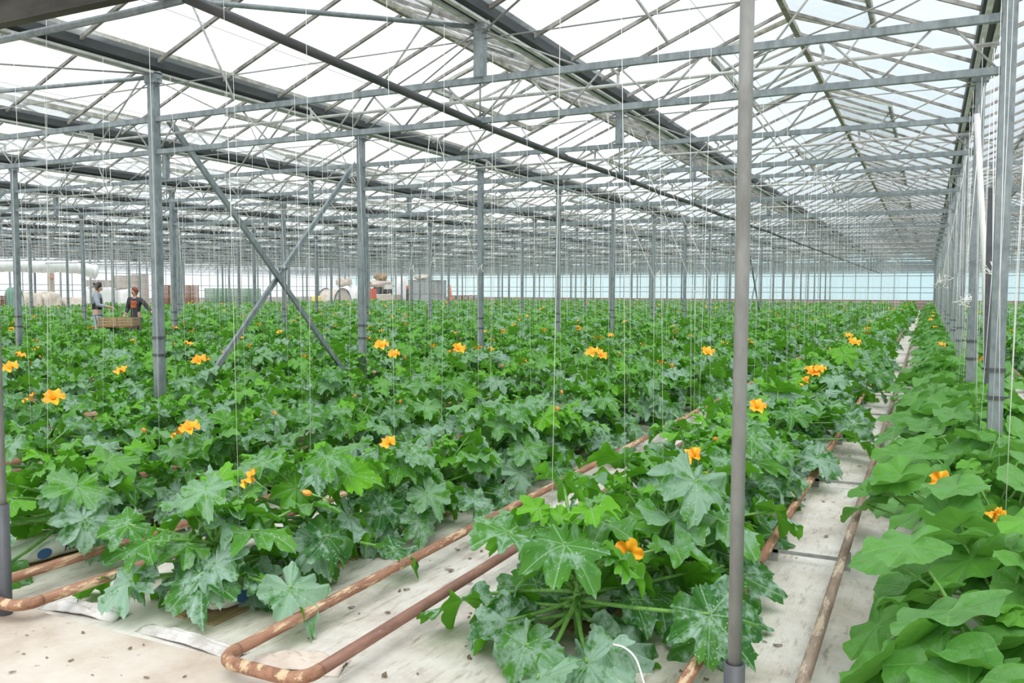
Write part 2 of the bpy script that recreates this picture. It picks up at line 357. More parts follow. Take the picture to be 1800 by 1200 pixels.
# gutters
g = MB(); w_ = .095
prof = [(-w_, .17), (-w_, .03), (-.05, 0), (.05, 0), (w_, .03), (w_, .17), (w_-.015, .17), (w_-.015, .045), (-w_+.015, .045), (-w_+.015, .17)]
n = len(prof)
vs = [(x, YR0, z) for x, z in prof] + [(x, YR1, z) for x, z in prof]
g.add(vs, [(i, i+1, n+i+1, n+i) for i in range(n-1)] + [(n-1, 0, n, 2*n-1)])
gm = g.mesh('gutter', M['gutter'])
fl = MB(); fl.box((-.075, YR0, -.035), (-.03, YR1, -.012)); fl.box((.03, YR0, -.035), (.075, YR1, -.012))
for y in np.arange(Y0-DY, YR1, DY/2): fl.box((-.075, y, -.03), (.075, y+.04, -.002))
flm = fl.mesh('gutter_flange', M['alu'])
for k in range(-15, 5):
    o = link('roof_gutter', gm, loc=(X0+4*k, 0, ZG)); link('condensation_flange', flm, o)
    if k in (0, -1, -2): lab = {0: 'long dark grey roof gutter above the near right row of steel posts', -1: 'long dark grey roof gutter on short hanging struts, passing top centre of the picture', -2: 'long dark grey roof gutter resting on the left row of posts with the cross brace'}[k]; grp = None
    else: lab = 'long dark grey roof gutter, '+line_name(k); grp = 'roof gutters'
    tag(o, lab, 'gutter', 'roof gutters')

# posts
pm = MB(); pm.box((-.045, -.045, 0), (.045, .045, ZG-.035)); post_m = pm.mesh('post_shaft', M['galv'])
cm = MB()
for z in (1.05, .86): cm.box((-.052, -.052, z), (.052, .052, z+.025))
cm.tube([(-.06, 0, 1.06), (-.09, 0, 1.07)], .008, 6); cm.tube([(.05, .0, .87), (.085, 0, .88)], .008, 6)
clamp_m = cm.mesh('clamp', M['black'])
fm = MB(); fm.box((-.09, -.09, -.02), (.09, .09, .22)); fm.tube([(0, -.1, .13), (0, -.085, .13)], .025, 12); foot_m = fm.mesh('concrete_foot', M['concrete'])
hm = MB(); hm.box((-.075, -.055, ZG-.13), (.075, .055, ZG-.02)); hm.tube([(-.09, 0, ZG-.08), (.09, 0, ZG-.08)], .012, 6); head_m = hm.mesh('post_head', M['galv'])
def in_view(x, y, marg=.10):
    F = y*math.cos(YAW) - x*math.sin(YAW); r = x*math.cos(YAW) + y*math.sin(YAW)
    return F > .5 and abs(r/F) < .605+marg
NPOST = {}
for b in range(1, -8, -1):
    for j in range(0, 20):
        x, y = X0+8*b, Y0+DY*j
        if not in_view(x, y, .12): continue
        o = link('greenhouse_post', None, loc=(x, y, 0)); link('shaft', post_m, o); link('clamp', clamp_m, o); link('head_plate', head_m, o)
        if j < 6: link('concrete_foot', foot_m, o)
        n = NPOST[b] = NPOST.get(b, 0)+1
        ln = {0: 'right-hand row beside the squash', -1: 'row carrying the big cross brace'}.get(b, (ORD[-b-2]+' row beyond the cross-braced one') if b < 0 else 'row right of the squash')
        if n <= 8: lab = 'grey steel post, %s from the front, %s' % (ORD[n-1], ln); grp = None
        else: lab = 'grey steel post far back, %s' % ln; grp = 'far posts of %s' % ln
        tag(o, lab, 'post', grp or 'near posts of %s' % ln)

# trusses: one module for each 8 m bay
def tube_between(mb, p, q, r, n=6): mb.tube([p, q], r, n)
L8 = 8.0
tc = MB().bar((.045, 0, ZT), (L8-.045, 0, ZT), .045, .055).mesh('top_chord', M['galv'])
bc = MB().bar((.045, 0, ZB), (L8-.045, 0, ZB), .045, .05).mesh('bottom_chord', M['galv'])
wb = MB(); P = .8
for i in range(10):
    x = i*P
    tube_between(wb, (max(x, .05), 0, ZB), (x+P*.45, 0, ZT), .009); tube_between(wb, (x+P*.55, 0, ZT), (min(x+P, 7.95), 0, ZB), .009)
web_m = wb.mesh('lattice_web', M['galv_pale'])
st = MB(); st.box((3.955, -.04, ZT+.02), (4.045, .04, ZG-.035)); st.box((3.93, -.05, ZG-.09), (4.07, .05, ZG-.03)); st.tube([(4, 0, ZT), (4, 0, ZB+.02)], .008, 6)
strut_m = st.mesh('gutter_strut', M['galv'])
vt = MB().tube([(.0, .16, ZT-.13), (8, .16, ZT-.13)], .015, 8); 
for x in np.arange(.4, 8, 1.6): vt.box((x, .0, ZT-.05), (x+.02, .17, ZT-.03)); vt.box((x, .15, ZT-.15), (x+.02, .17, ZT-.03))
vent_tube_m = vt.mesh('vent_drive_tube', M['alu'])
RODS = [MB().tube([a, b], .007, 6).mesh('tie_rod', M['wire']) for a, b in (((.05, 0, ZG-.16), (3.96, 0, ZG-.16)), ((4.04, 0, ZG-.16), (7.95, 0, ZG-.16)))]
KN = []                                      # knee rods from the chord up to the gutters
for a, b in (((.05, 0, ZG-.1), (.9, 0, ZT+.03)), ((7.95, 0, ZG-.1), (7.1, 0, ZT+.03)), ((3.96, 0, ZG-.1), (3.1, 0, ZT+.03)), ((4.04, 0, ZG-.1), (4.9, 0, ZT+.03))): KN.append(MB().tube([a, b], .008, 6).mesh('knee_rod', M['galv_pale']))
knee_m = None
for b in range(0, -8, -1):
    for side in ([0, 1] if b == 0 else [0]):
        bb = b-1 if side == 0 else 0
        for j in range(-1, 20):
            y = Y0+DY*j; xm = X0+8*bb+4
            if j < 0 and bb < -1: continue
            if not (in_view(xm, y, .45)): continue
            o = link('roof_truss', None, loc=(X0+8*bb, y, 0))
            link('top_chord', tc, o); link('bottom_chord', bc, o); link('lattice_web', web_m, o); link('gutter_strut', strut_m, o)
            link('vent_drive_tube', vent_tube_m, o)
            if j < 10:
                for q in RODS: link('tie_rod', q, o)
                for q in KN: link('knee_rod', q, o)
            bn = 'bay right of the right-hand posts' if bb == 0 else ORD[-bb-1]+' bay left of the right-hand posts'
            if j < 9: tag(o, 'steel lattice truss, %s from the front, %s' % (ORD[j+1], bn), 'truss', 'trusses of '+bn)
            else: tag(o, 'steel lattice truss far back, %s' % bn, 'truss', 'far trusses of '+bn)

# ridge vents, propped a little open
def vent_meshes(sgn):
    ang = math.atan(slope)-.07; L = 3.4; w2 = 1.0
    dx, dz = sgn*w2*math.cos(ang), -w2*math.sin(ang)
    fr = MB()
    fr.bar((dx, 0, dz), (dx, L, dz), .05, .075); 
    for y in (0, L): fr.bar((0, y, 0), (dx, y, dz), .035, .05)
    for y in (L/3, 2*L/3): fr.bar((0, y, 0), (dx, y, dz), .022, .03)
    gl = MB().add([(0,0,.02), (dx,0,dz+.02), (dx,L,dz+.02), (0,L,.02)], [(0,1,2,3)])
    ar = []
    for y in (.5, 2.9):
        ar.append(MB().tube([(sgn*.95, y, dz+.0), (sgn*.1, y-.25, ZT-ZR-.1)], .011, 6).mesh('arm', M['galv_pale']))
    return fr.mesh('vent_frame', M['mossy']), gl.mesh('vent_glass', M['clear']), ar
VM = {s: vent_meshes(s) for s in (1, -1)}
for k in range(-8, 2):
    xr = X0+4*k+2
    for s in (1, -1):
        off = .9 if s == 1 else 4.6
        n = 0
        for i in range(-1, 9):
            y = Y0 + off - .65 + 7.45*i + DY*2 - 7.45 + (.0 if s == 1 else 0)
            y = (14.55 if s == 1 else 18.1) + 7.45*(i-1)
            if y > YF-4 or y < 1 or not in_view(xr, y+2, .25): continue
            n += 1
            o = link('roof_vent', None, loc=(xr, y, ZR-.02)); f, g, ar = VM[s]
            link('frame', f, o); link('pane', g, o)
            for a in ar: link('arm', a, o)
            sd = 'right' if s == 1 else 'left'
            rn = 'ridge just left of the right-hand posts' if k == -1 else ('ridge just right of the right-hand posts' if k == 0 else ('second ridge right of the right-hand posts' if k == 1 else ORD[-k-1]+' ridge left of the right-hand posts'))
            tag(o, 'tilted roof vent, %s from front, %s slope, %s' % (ORD[n-1], sd, rn), 'roof vent', 'vents on the %s slope of the %s' % (sd, rn))

# big cross brace and its smaller neighbours
def xbrace(x, y0, lab):
    o = link('cross_brace', None, loc=(x, y0, 0))
    for k, (a, b) in enumerate((((.05, .15, ZT-.0), (.05, 3.25, .36)), ((-.0, 3.55, ZT+.0), (-.0, .65, .5)))):
        m = MB(); m.bar(a, b, .012, .07, up=(1,0,0)); m.bar((a[0]+.03, a[1], a[2]), (b[0]+.03, b[1], b[2]), .06, .012, up=(1,0,0))
        part('diagonal_bar', m, M['galv'], o)
    part('centre_bolt', MB().tube([(-.03, 1.98, 1.87), (.08, 1.98, 1.87)], .03, 8), M['galv'], o)
    tag(o, lab, 'brace')
xbrace(X0-8, Y0, 'large grey X-shaped steel cross brace between the first two posts on the left')
xbrace(X0-16, Y0, 'grey steel cross brace cut by the left edge behind the large cross brace')
xbrace(X0-8, Y0+9*DY, 'small far grey cross brace standing among the crop in front of the far wall')
# wind bracing rods and tubes at gutter height
for a, b, r, lab, m_ in (((X0-4, Y0, ZG-.06), (X0-8, Y0-DY, ZG-.08), .022, 'grey round brace tube running up left from the first hanging strut', 'galv'),
                    ((X0-8, Y0, ZG-.06), (X0-12, Y0-.75, ZG-.12), .024, 'grey round tube meeting the head of the first left post from the left', 'galv'),
                    ((X0-8, Y0, ZG-.03), (X0-12, Y0-DY, ZG-.05), .010, 'thin dark brace rod rising leftwards from the head of the first left post', 'wire'),
                    ((X0-4, Y0, ZG-.12), (X0-8, Y0+DY, ZG-.08), .008, 'thin wind brace rod from the first hanging strut to the second left post', 'wire'),
                    ((X0-4, Y0+DY, ZG-.12), (X0, Y0, ZG-.08), .008, 'thin wind brace rod from the second hanging strut to the nearest right post', 'wire'),
                    ((X0-4, Y0, ZG-.12), (X0, Y0-DY, ZG-.08), .010, 'dark thin brace rod from the first hanging strut to the right out of view', 'wire')):
    tag(part('brace_tube', MB().tube([a, b], r, 8), M[m_]), lab, 'brace')
# dark front beam
b = MB(); yb = Y0-DY-.02
b.box((-9.5, yb-.02, 2.975), (-1.0, yb+.03, 3.18)); b.box((-9.5, yb-.045, 3.10), (-1.0, yb+.03, 3.19)); b.box((-9.5, yb-.035, 2.96), (-1.0, yb+.03, 2.975))
tag(part('front_beam', b, M['beam']), 'heavy dark weathered steel beam crossing the top left corner', 'beam')
# hanging heating pipe along the house under the gutter struts, and its header
hp = link('overhead_heating_pipe', None, loc=(X0-4, 0, 0))
ph = MB(); pts = [(0, 3.32, 3.13)]
for j in range(0, 20):
    pts += [(0, Y0+DY*j, 3.04)] + [(0, Y0+DY*(j+.5), 3.022)]
ph.tube([p for p in pts if p[1] < YF-.4], .030, 10)
for y in np.arange(8.5, 74, 2.4): zc = 3.022+(.03 if y < 5 else .006); ph.tube([(0, y, zc), (0, y+.07, zc)], .035, 10)
part('pipe', ph, M['darkpipe'], hp)
for j in range(0, 19):
    part('hanger', MB().tube([(0, Y0+DY*j, 3.0), (0, Y0+DY*j, ZT)], .007, 6), M['black'], hp)
tag(hp, 'long dark heating pipe hanging under the trusses from top left towards the far wall', 'pipe')
hd = MB().tube([(X0-4, 3.32, 3.11), (X0-4.4, 3.3, 3.09), (-12, 3.3, 3.03)], .021, 10)
hdo = link('header_pipe', None); part('pipe', hd, M['galv'], hdo)
part('valve_handle', MB().box((X0-4.12, 3.24, 3.16), (X0-3.98, 3.36, 3.185)).tube([(X0-4.05, 3.3, 3.13), (X0-4.05, 3.3, 3.17)], .012, 8), M['red'], hdo)
tag(hdo, 'grey round header pipe with a red valve crossing the top left below the dark beam', 'pipe')

# crop wires over each row
row_x = []
for b in range(1, -6, -1):
    for i, rx in enumerate(ROWS):
        x = rx+8*b
        if -43.6 < x < 7: row_x.append((x, b, i))
row_x.sort(key=lambda t: -t[0])
near_i = min(range(len(row_x)), key=lambda i: abs(row_x[i][0]-.40))
def row_name(ri):
    d = ri-near_i
    if d == 0: return 'squash row under the right-hand posts'
    if d < 0: return ORD[-d-1]+' row right of the squash'
    return ORD[d-1]+' row left of the squash'
for ri, (x, b, i) in enumerate(row_x):
    wz = 3.46
    o = part('crop_wire', MB().tube([(x, Y0-DY, wz), (x, YF-.3, wz)], .0022, 4), M['wire'])
    tag(o, 'thin overhead steel wire, '+row_name(ri), 'wire', 'overhead crop wires')

# pipe rails
def rail(xc, start, mats, lab, gap=.21, stands=8):
    o = link('pipe_rail', None, loc=(xc, 0, 0)); z = .125; r = .0255
    yend = YF-1.2
    def run(x):
        pts = [(x, yend, z)]; y = yend
        while y > start+.2: y -= 4; pts.append((x, max(y, start+.12), z)) if y > start+.2 else None
        return pts
    if start < YE+.3:
        arc = lambda cx, s: [(cx - s*.07*(1-math.cos(t)), start+.07-.07*math.sin(t), z) for t in (0, PI/8, PI/4, 3*PI/8, PI/2)]
    part('rail_pipe', MB().tube([(-gap, yend, z), (-gap, start+.1, z)], r, 14), M[mats[0]], o)
    part('rail_pipe', MB().tube([(gap, yend, z), (gap, start+.1, z)], r, 14), M[mats[1]], o)
    A = [(-gap, start+.12, z)] + [(-gap+.09*(1-math.cos(t)), start+.10-.09*math.sin(t), z) for t in np.linspace(0, PI/2, 6)]
    B = [(gap-.09*(1-math.cos(t)), start+.10-.09*math.sin(t), z) for t in np.linspace(PI/2, 0, 6)] + [(gap, start+.12, z)]
    part('end_bend', MB().tube(A+B, r*1.06, 14), M[mats[0]], o)
    for k in range(stands):
        y = 5.1+k*2.1
        m = MB(); m.box((-gap-.03, y, .0), (-gap+.03, y+.012, z-.018)); m.box((gap-.03, y, .0), (gap+.03, y+.012, z-.018)); m.bar((-gap, y+.006, .06), (gap, y+.006, .06), .012, .02)
        part('rail_stand', m, M['galv_pale'], o)
    tag(o, lab, 'pipe rail', 'pipe rails on the floor between the rows')
pairs = sorted([p+8*b for b in range(1, -6, -1) for p in PAIRS if -43 < p+8*b < 6], reverse=True)
ip = min(range(len(pairs)), key=lambda i: abs(pairs[i]+.58))
for i, xc in enumerate(pairs):
    d = i-ip
    if d == 0: rail(xc, YE, ('rust', 'rust_grey'), 'pair of worn brown pipe rails in the bare aisle left of the squash row', gap=.20)
    elif d == 1: rail(xc, YE, ('rust', 'rust_dark'), 'pair of rusty pipe rails crossing the middle foreground, cream paint flaking off the left one')
    elif d == 2: rail(xc, YE, ('rust', 'rust'), 'pair of rusty pipe rails ending in a bend at the lower left edge')
    elif d == -1: rail(xc, YE, ('rust_grey', 'rust_grey'), 'pair of brown pipe rails in the bare aisle right of the right-hand posts')
    else: rail(xc, YE, ('rust', 'rust_dark'), 'pair of rusty pipe rails mostly hidden by leaves, %s aisle %s' % ((ORD[d-1], 'left of the bare one') if d > 0 else (ORD[-d-1], 'right of the squash row')), stands=2)

# slim vertical poles in dark sleeves
for x, y, zt_, lab in ((-.485, 2.50, .49, 'slim grey pole with dark sleeve standing alone right of centre, full picture height'),
                    (-3.93, 2.50, .57, 'slim grey pole with a dark sleeve at the left edge of the picture')):
    o = link('support_pole', None, loc=(x, y, 0)); part('pole', MB().tube([(0, 0, .02), (0, 0, 2.0), (.0, .0, 4.2)], .0205, 20), M['pole'], o)
    sl = MB(); sl.lathe([(.031, 0.0), (.031, zt_), (.027, zt_), (.027, .06)], 24, (0,0,0)); part('sleeve', sl, M['black'], o)
    tag(o, lab, 'pole')
# pale plastic pole and dark strip leaning by the second right post
a, b = pix(1717, 200, 8.6), pix(1739, 690, 8.6); a.z, b.z
o = part('plastic_pole', MB().tube([a, (a+b)/2+Vector((.01,0,0)), pix(1738, 860, 8.6)], .028, 10), M['white']); tag(o, 'pale plastic pole standing beside the second right-hand post', 'pole')
o = part('leaning_strip', MB().bar(pix(1741, 330, 7.6), pix(1733, 700, 7.6), .05, .012, up=(0,1,0)), M['black']); tag(o, 'narrow dark strip leaning between the two nearest right-hand posts', 'strip')
b_ = MB().box((-.1, -.1, 0), (.1, .1, .24)); 
o = link('concrete_block', None, loc=(.37, 5.55, 0)); part('block', b_, M['concrete'], o); part('bolt_hole', MB().tube([(-.02, -.103, .15), (-.02, -.098, .15)], .022, 12), M['black'], o)
tag(o, 'small concrete foot block with a dark hole under squash leaves near the first right-hand post', 'block')

# ================================================================== PLANTS
def outline(kind, th, rnd):
    saw = lambda t: (t % 1)*(1-.0)
    r = np.zeros_like(th); deg = np.degrees(th)
    if kind == 'z':
        lobes = [(0, 1.0, 24), (51, .95, 22), (-51, .93, 22), (102, .84, 23), (-102, .86, 23), (149, .70, 21), (-149, .68, 21)]
        fl_ = .50
        for a, l, w_ in lobes:
            a += rnd.uniform(-4, 4); l *= rnd.uniform(.92, 1.06)
            r = np.maximum(r, fl_*.98 + (l-fl_)*np.exp(-np.abs((deg-a)/w_)**2.4))
        veins = [0, 48, -48, 98, -98, 148, -148]
        r = r*(.95 + .13*np.abs(((deg/8.2+rnd.uniform(0,1)) % 1)-.5)*2*(.65+.35*np.sin(th*5+rnd.uniform(0,6))) + .05*np.abs(((deg/21.0) % 1)-.5)*2) + .03*np.sin(th*11+rnd.uniform(0, 6)) 
        sinus = np.clip((180-np.abs(deg))/14, 0, 1)**.6
        r = r*(.10+.90*sinus)
    else:
        r = .88 + .05*np.cos(5*th) + .02*np.sin(th*7+rnd.uniform(0, 6)) + .012*np.sin(th*23+rnd.uniform(0,6))
        r = r + .10*np.exp(-(deg/28)**2)
        veins = [0, 50, -50, 100, -100, 148, -148]
        sinus = np.clip((180-np.abs(deg))/20, 0, 1)**.7
        r = r*(.18+.82*sinus)
    return r, veins
def leaf_geo(kind, nA, nR, seed):
    rnd = np.random.RandomState(seed)
    th = np.linspace(-PI+.03, PI-.03, nA+1); r, veins = outline(kind, th, rnd)
    rho = np.linspace(0, 1, nR+1)**.85
    T, Rr = np.meshgrid(th, rho); R = Rr*r[None, :]
    x, y = R*np.cos(T), R*np.sin(T)
    deg = np.degrees(T); dv = np.min(np.abs(deg[..., None]-np.array(veins)), axis=-1)
    dist = R*np.sin(np.radians(np.clip(dv, 0, 60)))
    ph = rnd.uniform(0, 6.28, 4)
    if kind == 'z':
        z = -.30*np.clip(x, 0, 9)**2*rnd.uniform(.6, 1.4) - .26*y**2*rnd.uniform(.2, 1.5) - .10*np.clip(-x, 0, 9)
        z += .75*dist*Rr*(1-.35*Rr)
        z += Rr**2*(.12*np.sin(4*T+ph[0])+.08*np.sin(9*T+ph[1])+.045*np.sin(17*T+ph[2])) - .05
    else:
        z = -.14*np.clip(x, 0, 9)**2 - .16*y**2*rnd.uniform(.4, 1.3) + .30*dist*Rr
        z += Rr**2*(.05*np.sin(3*T+ph[0])+.035*np.sin(7*T+ph[1])) + .14*np.exp(-((180-np.abs(deg))/38)**2)*Rr
    V = np.stack([x, y, z], -1).reshape(-1, 3)
    i = np.arange(nR)[:, None]*(nA+1)+np.arange(nA)[None, :]
    Fq = np.stack([i, i+nA+1, i+nA+2, i+1], -1).reshape(-1, 4)
    uv = np.stack([x*.5+.5+seed*3.1, y*.5+.5], -1).reshape(-1, 2); vu = np.stack([dist, Rr], -1).reshape(-1, 2)
    return V, Fq, uv, vu
def np_mesh(name, V, Q, uv, vu, tone, mat):
    me = bpy.data.meshes.new(name); nv, nf = len(V), len(Q)
    me.vertices.add(nv); me.vertices.foreach_set('co', V.astype(np.float32).ravel())
    me.loops.add(nf*4); me.loops.foreach_set('vertex_index', Q.astype(np.int32).ravel())
    me.polygons.add(nf); me.polygons.foreach_set('loop_start', np.arange(0, nf*4, 4, dtype=np.int32))
    try: me.polygons.foreach_set('loop_total', np.full(nf, 4, dtype=np.int32))
    except Exception: pass
    me.polygons.foreach_set('use_smooth', np.ones(nf, dtype=bool))
    me.update(calc_edges=True)
    for nm, u in (('leaf', uv), ('vein', vu)):
        l = me.uv_layers.new(name=nm); l.data.foreach_set('uv', u[Q.ravel()].astype(np.float32).ravel())
    a = me.color_attributes.new('tone', 'FLOAT_COLOR', 'POINT'); a.data.foreach_set('color', tone.astype(np.float32).ravel())
    me.materials.append(mat); me.validate(); return me
GEO = {}
for kd, sd in (('z', 100), ('s', 200)):
    for lod, (nA, nR) in dict(h=(172, 8), m=(60, 3), l=(22, 2)).items():
        GEO[kd, lod] = [leaf_geo(kd, nA, nR, sd+i) for i in range(8)]
def col(n, t, g): return np.tile([t, g, 0, 1], (n, 1))

def rotm(az, pitch, roll):
    return np.array(Matrix.Rotation(az, 3, 'Z') @ Matrix.Rotation(pitch, 3, 'Y') @ Matrix.Rotation(roll, 3, 'X'))
def zspec(seed, n=36, along=1.25):
    rnd = random.Random(seed); L = []; hgt = rnd.uniform(.34, .44)
    az = rnd.uniform(0, 6.28)
    for i in range(n):
        t = i/(n-1); az += 2.399+rnd.uniform(-.3, .3)
        if t < .42:  el, pl, R, pt, tone = rnd.uniform(-24, 14), rnd.uniform(.20, .64), rnd.uniform(.165, .225), rnd.uniform(22, 60), rnd.uniform(.0, .12)
        elif t < .80: el, pl, R, pt, tone = rnd.uniform(12, 54), rnd.uniform(.20, .50), rnd.uniform(.13, .20), rnd.uniform(-8, 40), (rnd.uniform(.6, .95) if rnd.random() < .30 else rnd.uniform(.05, .45))  # some mature leaves coloured bright to imitate light coming through them
        else: el, pl, R, pt, tone = rnd.uniform(50, 80), rnd.uniform(.12, .30), rnd.uniform(.06, .13), rnd.uniform(-45, 5), rnd.uniform(.6, 1.0)
        el, pt = math.radians(el), math.radians(pt)
        zc = hgt*(.45+.55*t); c = Vector((rnd.uniform(-.02, .02), rnd.uniform(-.02, .02), zc))
        sc_ = 1.0
        d = Vector((math.cos(az)*math.cos(el)*sc_, math.sin(az)*math.cos(el)*sc_, math.sin(el)))
        e = c + d*pl; e.z = max(e.z, .10); mid = c + d*pl*.5 + Vector((0, 0, -.02 if t < .4 else .03)); 
        L.append(dict(c=c, m=mid, e=e, az=az+rnd.uniform(-.45, .45), pt=pt, roll=rnd.uniform(-.6, .6), R=R, tone=tone, r=.0085 if t < .74 else .0055))
    return L, hgt
def sspec(seed, n=28):
    rnd = random.Random(seed); L = []
    for i in range(n):
        az = i*2.399+rnd.uniform(-.4, .4); t = i/(n-1)
        bx, by = rnd.uniform(-.12, .12), rnd.uniform(-.25, .25); rad = rnd.uniform(.15, .62) if t < .75 else rnd.uniform(.03, .2)
        z = rnd.uniform(.42, .66) - .45*max(0, rad-.28) + (.05 if t > .75 else 0)
        c = Vector((bx, by, .16+rnd.uniform(0, .12))); e = Vector((bx+math.cos(az)*rad, by+math.sin(az)*rad*1.1, z))
        mid = (c+e)/2 + Vector((-math.cos(az)*.04, -math.sin(az)*.04, .03))
        R = rnd.uniform(.14, .19) if t < .75 else rnd.uniform(.06, .10)
        a2 = az+rnd.uniform(-.5, .5)
        L.append(dict(c=c, m=mid, e=e, az=a2, pt=math.radians(rnd.uniform(-4, 42)), roll=rnd.uniform(-.45, .45), R=R, tone=rnd.uniform(.1, .6) if t < .75 else rnd.uniform(.6, 1), r=.006))
    return L, .3
def bez(c, m, e, n=6):
    return [c*(1-t)**2 + m*2*t*(1-t) + e*t*t for t in (i/(n-1) for i in range(n))]

# flowers
def flower_mesh():
    me = MB(); vs = []; n = 40; rings = 7
    for i in range(rings+1):
        t = i/rings
        for k in range(n):
            a = 2*PI*k/n; pet = abs(math.cos(2.5*a))
            r = .012 + .012*t + (t**2.2)*(.030+.028*pet**.7); z = .075*t*(1-.25*t) + (.018*t**3)*math.sin(a*7) - .012*(t**4)*(pet)
            vs.append((r*math.cos(a), r*math.sin(a), z))
    fs = [(i*n+k, i*n+(k+1)%n, (i+1)*n+(k+1)%n, (i+1)*n+k) for i in range(rings) for k in range(n)]
    me.add(vs, fs, True); me.tube([(0,0,.0), (0,0,.04)], [.004,.006], 6)
    return me.mesh('flower_petals', M['petal'])
def bud_mesh():
    me = MB(); n = 20; prof = [(.010, 0), (.017, .012), (.021, .028), (.019, .045), (.012, .058), (.004, .068)]
    vs = [(r*(1+.16*math.sin(5*a+z*60))*math.cos(a), r*(1+.16*math.sin(5*a+z*60))*math.sin(a), z) for r, z in prof for a in (2*PI*k/n for k in range(n))]
    fs = [(i*n+k, i*n+(k+1)%n, (i+1)*n+(k+1)%n, (i+1)*n+k) for i in range(len(prof)-1) for k in range(n)]
    me.add(vs, fs, True); return me.mesh('closed_flower_petals', M['bud'])
FLO, BUD = flower_mesh(), bud_mesh()
STK = MB().tube([(0,0,-.16), (.01,0,-.08), (0,0,.004)], [.004,.004,.008], 6).mesh('flower_stalk', M['stalk'])
def add_flower(parent, p, d=(0,0,1), s=1.0, bud=False, world=False):
    d = Vector(d).normalized(); q = d.to_track_quat('Z', 'Y')
    f = kid('flower', BUD if bud else FLO, parent, rot=q.to_euler(), loc=p); s *= .66; f.scale = (s, s, s)
    kid('flower_stalk', STK, f); return f

def build_hd(kind, seed):
    "a plant whose every leaf is its own part"
    spec, h = (zspec if kind == 'z' else sspec)(seed)
    root = link('zucchini_plant' if kind == 'z' else 'squash_plant', None)
    mat = M['zleaf'] if kind == 'z' else M['sleaf']
    st = MB(); c0 = Vector((0, 0, h))
    if kind == 'z': st.tube([(.10, .12, .02), (.05, .05, .06), (0, 0, h*.5), (0, 0, h+.03)], [.014, .018, .018, .010], 8)
    else: st.tube([(0, -.3, .10), (0, -.1, .16), (0, .1, .2), (.02, .3, .24)], [.010, .010, .009, .008], 8)
    kid('main_stem', st.mesh('main_stem', M['stalk']), root)
    for i, s in enumerate(spec):
        V, Q, uv, vu = GEO[kind, 'h'][(seed*3+i) % 8]
        key = ('lm', kind, (seed*3+i) % 8, round(s['tone']*5))
        if key not in GEO: GEO[key] = np_mesh('leaf_blade', V, Q, uv, vu, col(len(V), round(s['tone']*5)/5, .3), mat)
        lf = kid('leaf', GEO[key], root, loc=s['e']); lf.scale = (s['R'],)*3
        Rm = Matrix.Rotation(s['az'], 3, 'Z') @ Matrix.Rotation(s['pt'], 3, 'Y') @ Matrix.Rotation(s['roll'], 3, 'X')
        lf.rotation_euler = Rm.to_euler()
        inv = (Matrix.Translation(s['e']) @ Rm.to_4x4() @ Matrix.Scale(s['R'], 4)).inverted()
        k_ = s['r']/s['R']
        pts = [inv @ p for p in bez(s['c'], s['m'], s['e'], 7)]
        kid('leaf_stalk', MB().tube(pts, [k_*1.25, k_*1.15, k_*1.05, k_, k_*.95, k_*.85, k_*.6], 7).mesh('leaf_stalk', M['stalk']), lf)
    return root
def merged(kind, seed, lod, n=None, grow=1.0):
    spec, h = (zspec if kind == 'z' else sspec)(seed, **({'n': n} if n else {}))
    Vs, Qs, U, W, T = [], [], [], [], []; b = 0; st = MB()
    for i, s in enumerate(spec):
        V, Q, uv, vu = GEO[kind, lod][(seed*5+i) % 8]
        Vs.append((V*s['R']*grow) @ rotm(s['az'], s['pt'], s['roll']).T + np.array(s['e'])); Qs.append(Q+b); b += len(V)
        U.append(uv); W.append(vu); T.append(col(len(V), s['tone'], (i*.137+seed*.31) % 1))
        st.tube(bez(s['c'], s['m'], s['e'], 4 if lod == 'm' else 3), s['r']*1.1, 4 if lod == 'm' else 3, cap=False)
    return np.concatenate(Vs), np.concatenate(Qs), np.concatenate(U), np.concatenate(W), np.concatenate(T), st
def build_md(kind, seed, nfl):
    root = link('zucchini_plant' if kind == 'z' else 'squash_plant', None); rnd = random.Random(seed+5)
    V, Q, U, W, T, st = merged(kind, seed, 'm')
    kid('foliage', np_mesh('foliage', V, Q, U, W, T, M['zleaf'] if kind == 'z' else M['sleaf']), root)
    kid('leaf_stalks', st.mesh('leaf_stalks', M['stalk']), root)
    for k in range(nfl):
        a = rnd.uniform(0, 6.28); rr = rnd.uniform(.05, .3)
        add_flower(root, (rr*math.cos(a), rr*math.sin(a), rnd.uniform(.50, .66)), (rnd.uniform(-.8,.8), rnd.uniform(-1.2,.4), 1), rnd.uniform(1.0, 1.4), bud=rnd.random() < .55)
    return root

# every plant position
plants = []
for ri, (x, b, i) in enumerate(row_x):
    y = 3.12 if abs(x+3.12) < .1 else (3.34 if abs(x+1.43) < .1 else 3.15 + (ri*.37 % .4))
    if abs(x-.40) < .1: y = 1.75
    k = 0; step = .70 if abs(x-.40) > .1 else .50
    while y < YF-2.2:
        F = y*math.cos(YAW) - x*math.sin(YAW)
        if (x > -37.5 or y < 62) and in_view(x, y, .07 if F > 5 else .22): plants.append([F, x+random.uniform(-.06, .06), y+random.uniform(-.07, .07), ri, 's' if ri == near_i else 'z'])
        y += step; k += 1
for p in plants:
    if abs(p[1]+3.12) < .1 and p[2] < 3.4: p[1], p[2] = -3.20, 3.13
    if abs(p[1]+1.43) < .1 and p[2] < 3.6: p[1], p[2] = -1.33, 3.36
    elif abs(p[1]+1.43) < .1 and p[2] < 4.4: p[1], p[2] = -1.18, 4.1; p.append('wide')
    elif abs(p[1]+1.43) < .1: p[1] += .12; p.append('wide')
plants.sort(key=lambda p: p[0])
zi = [p for p in plants if p[4] == 'z'][:300]; zs_ = {id(p) for p in zi}; lim = zi[-1][0]
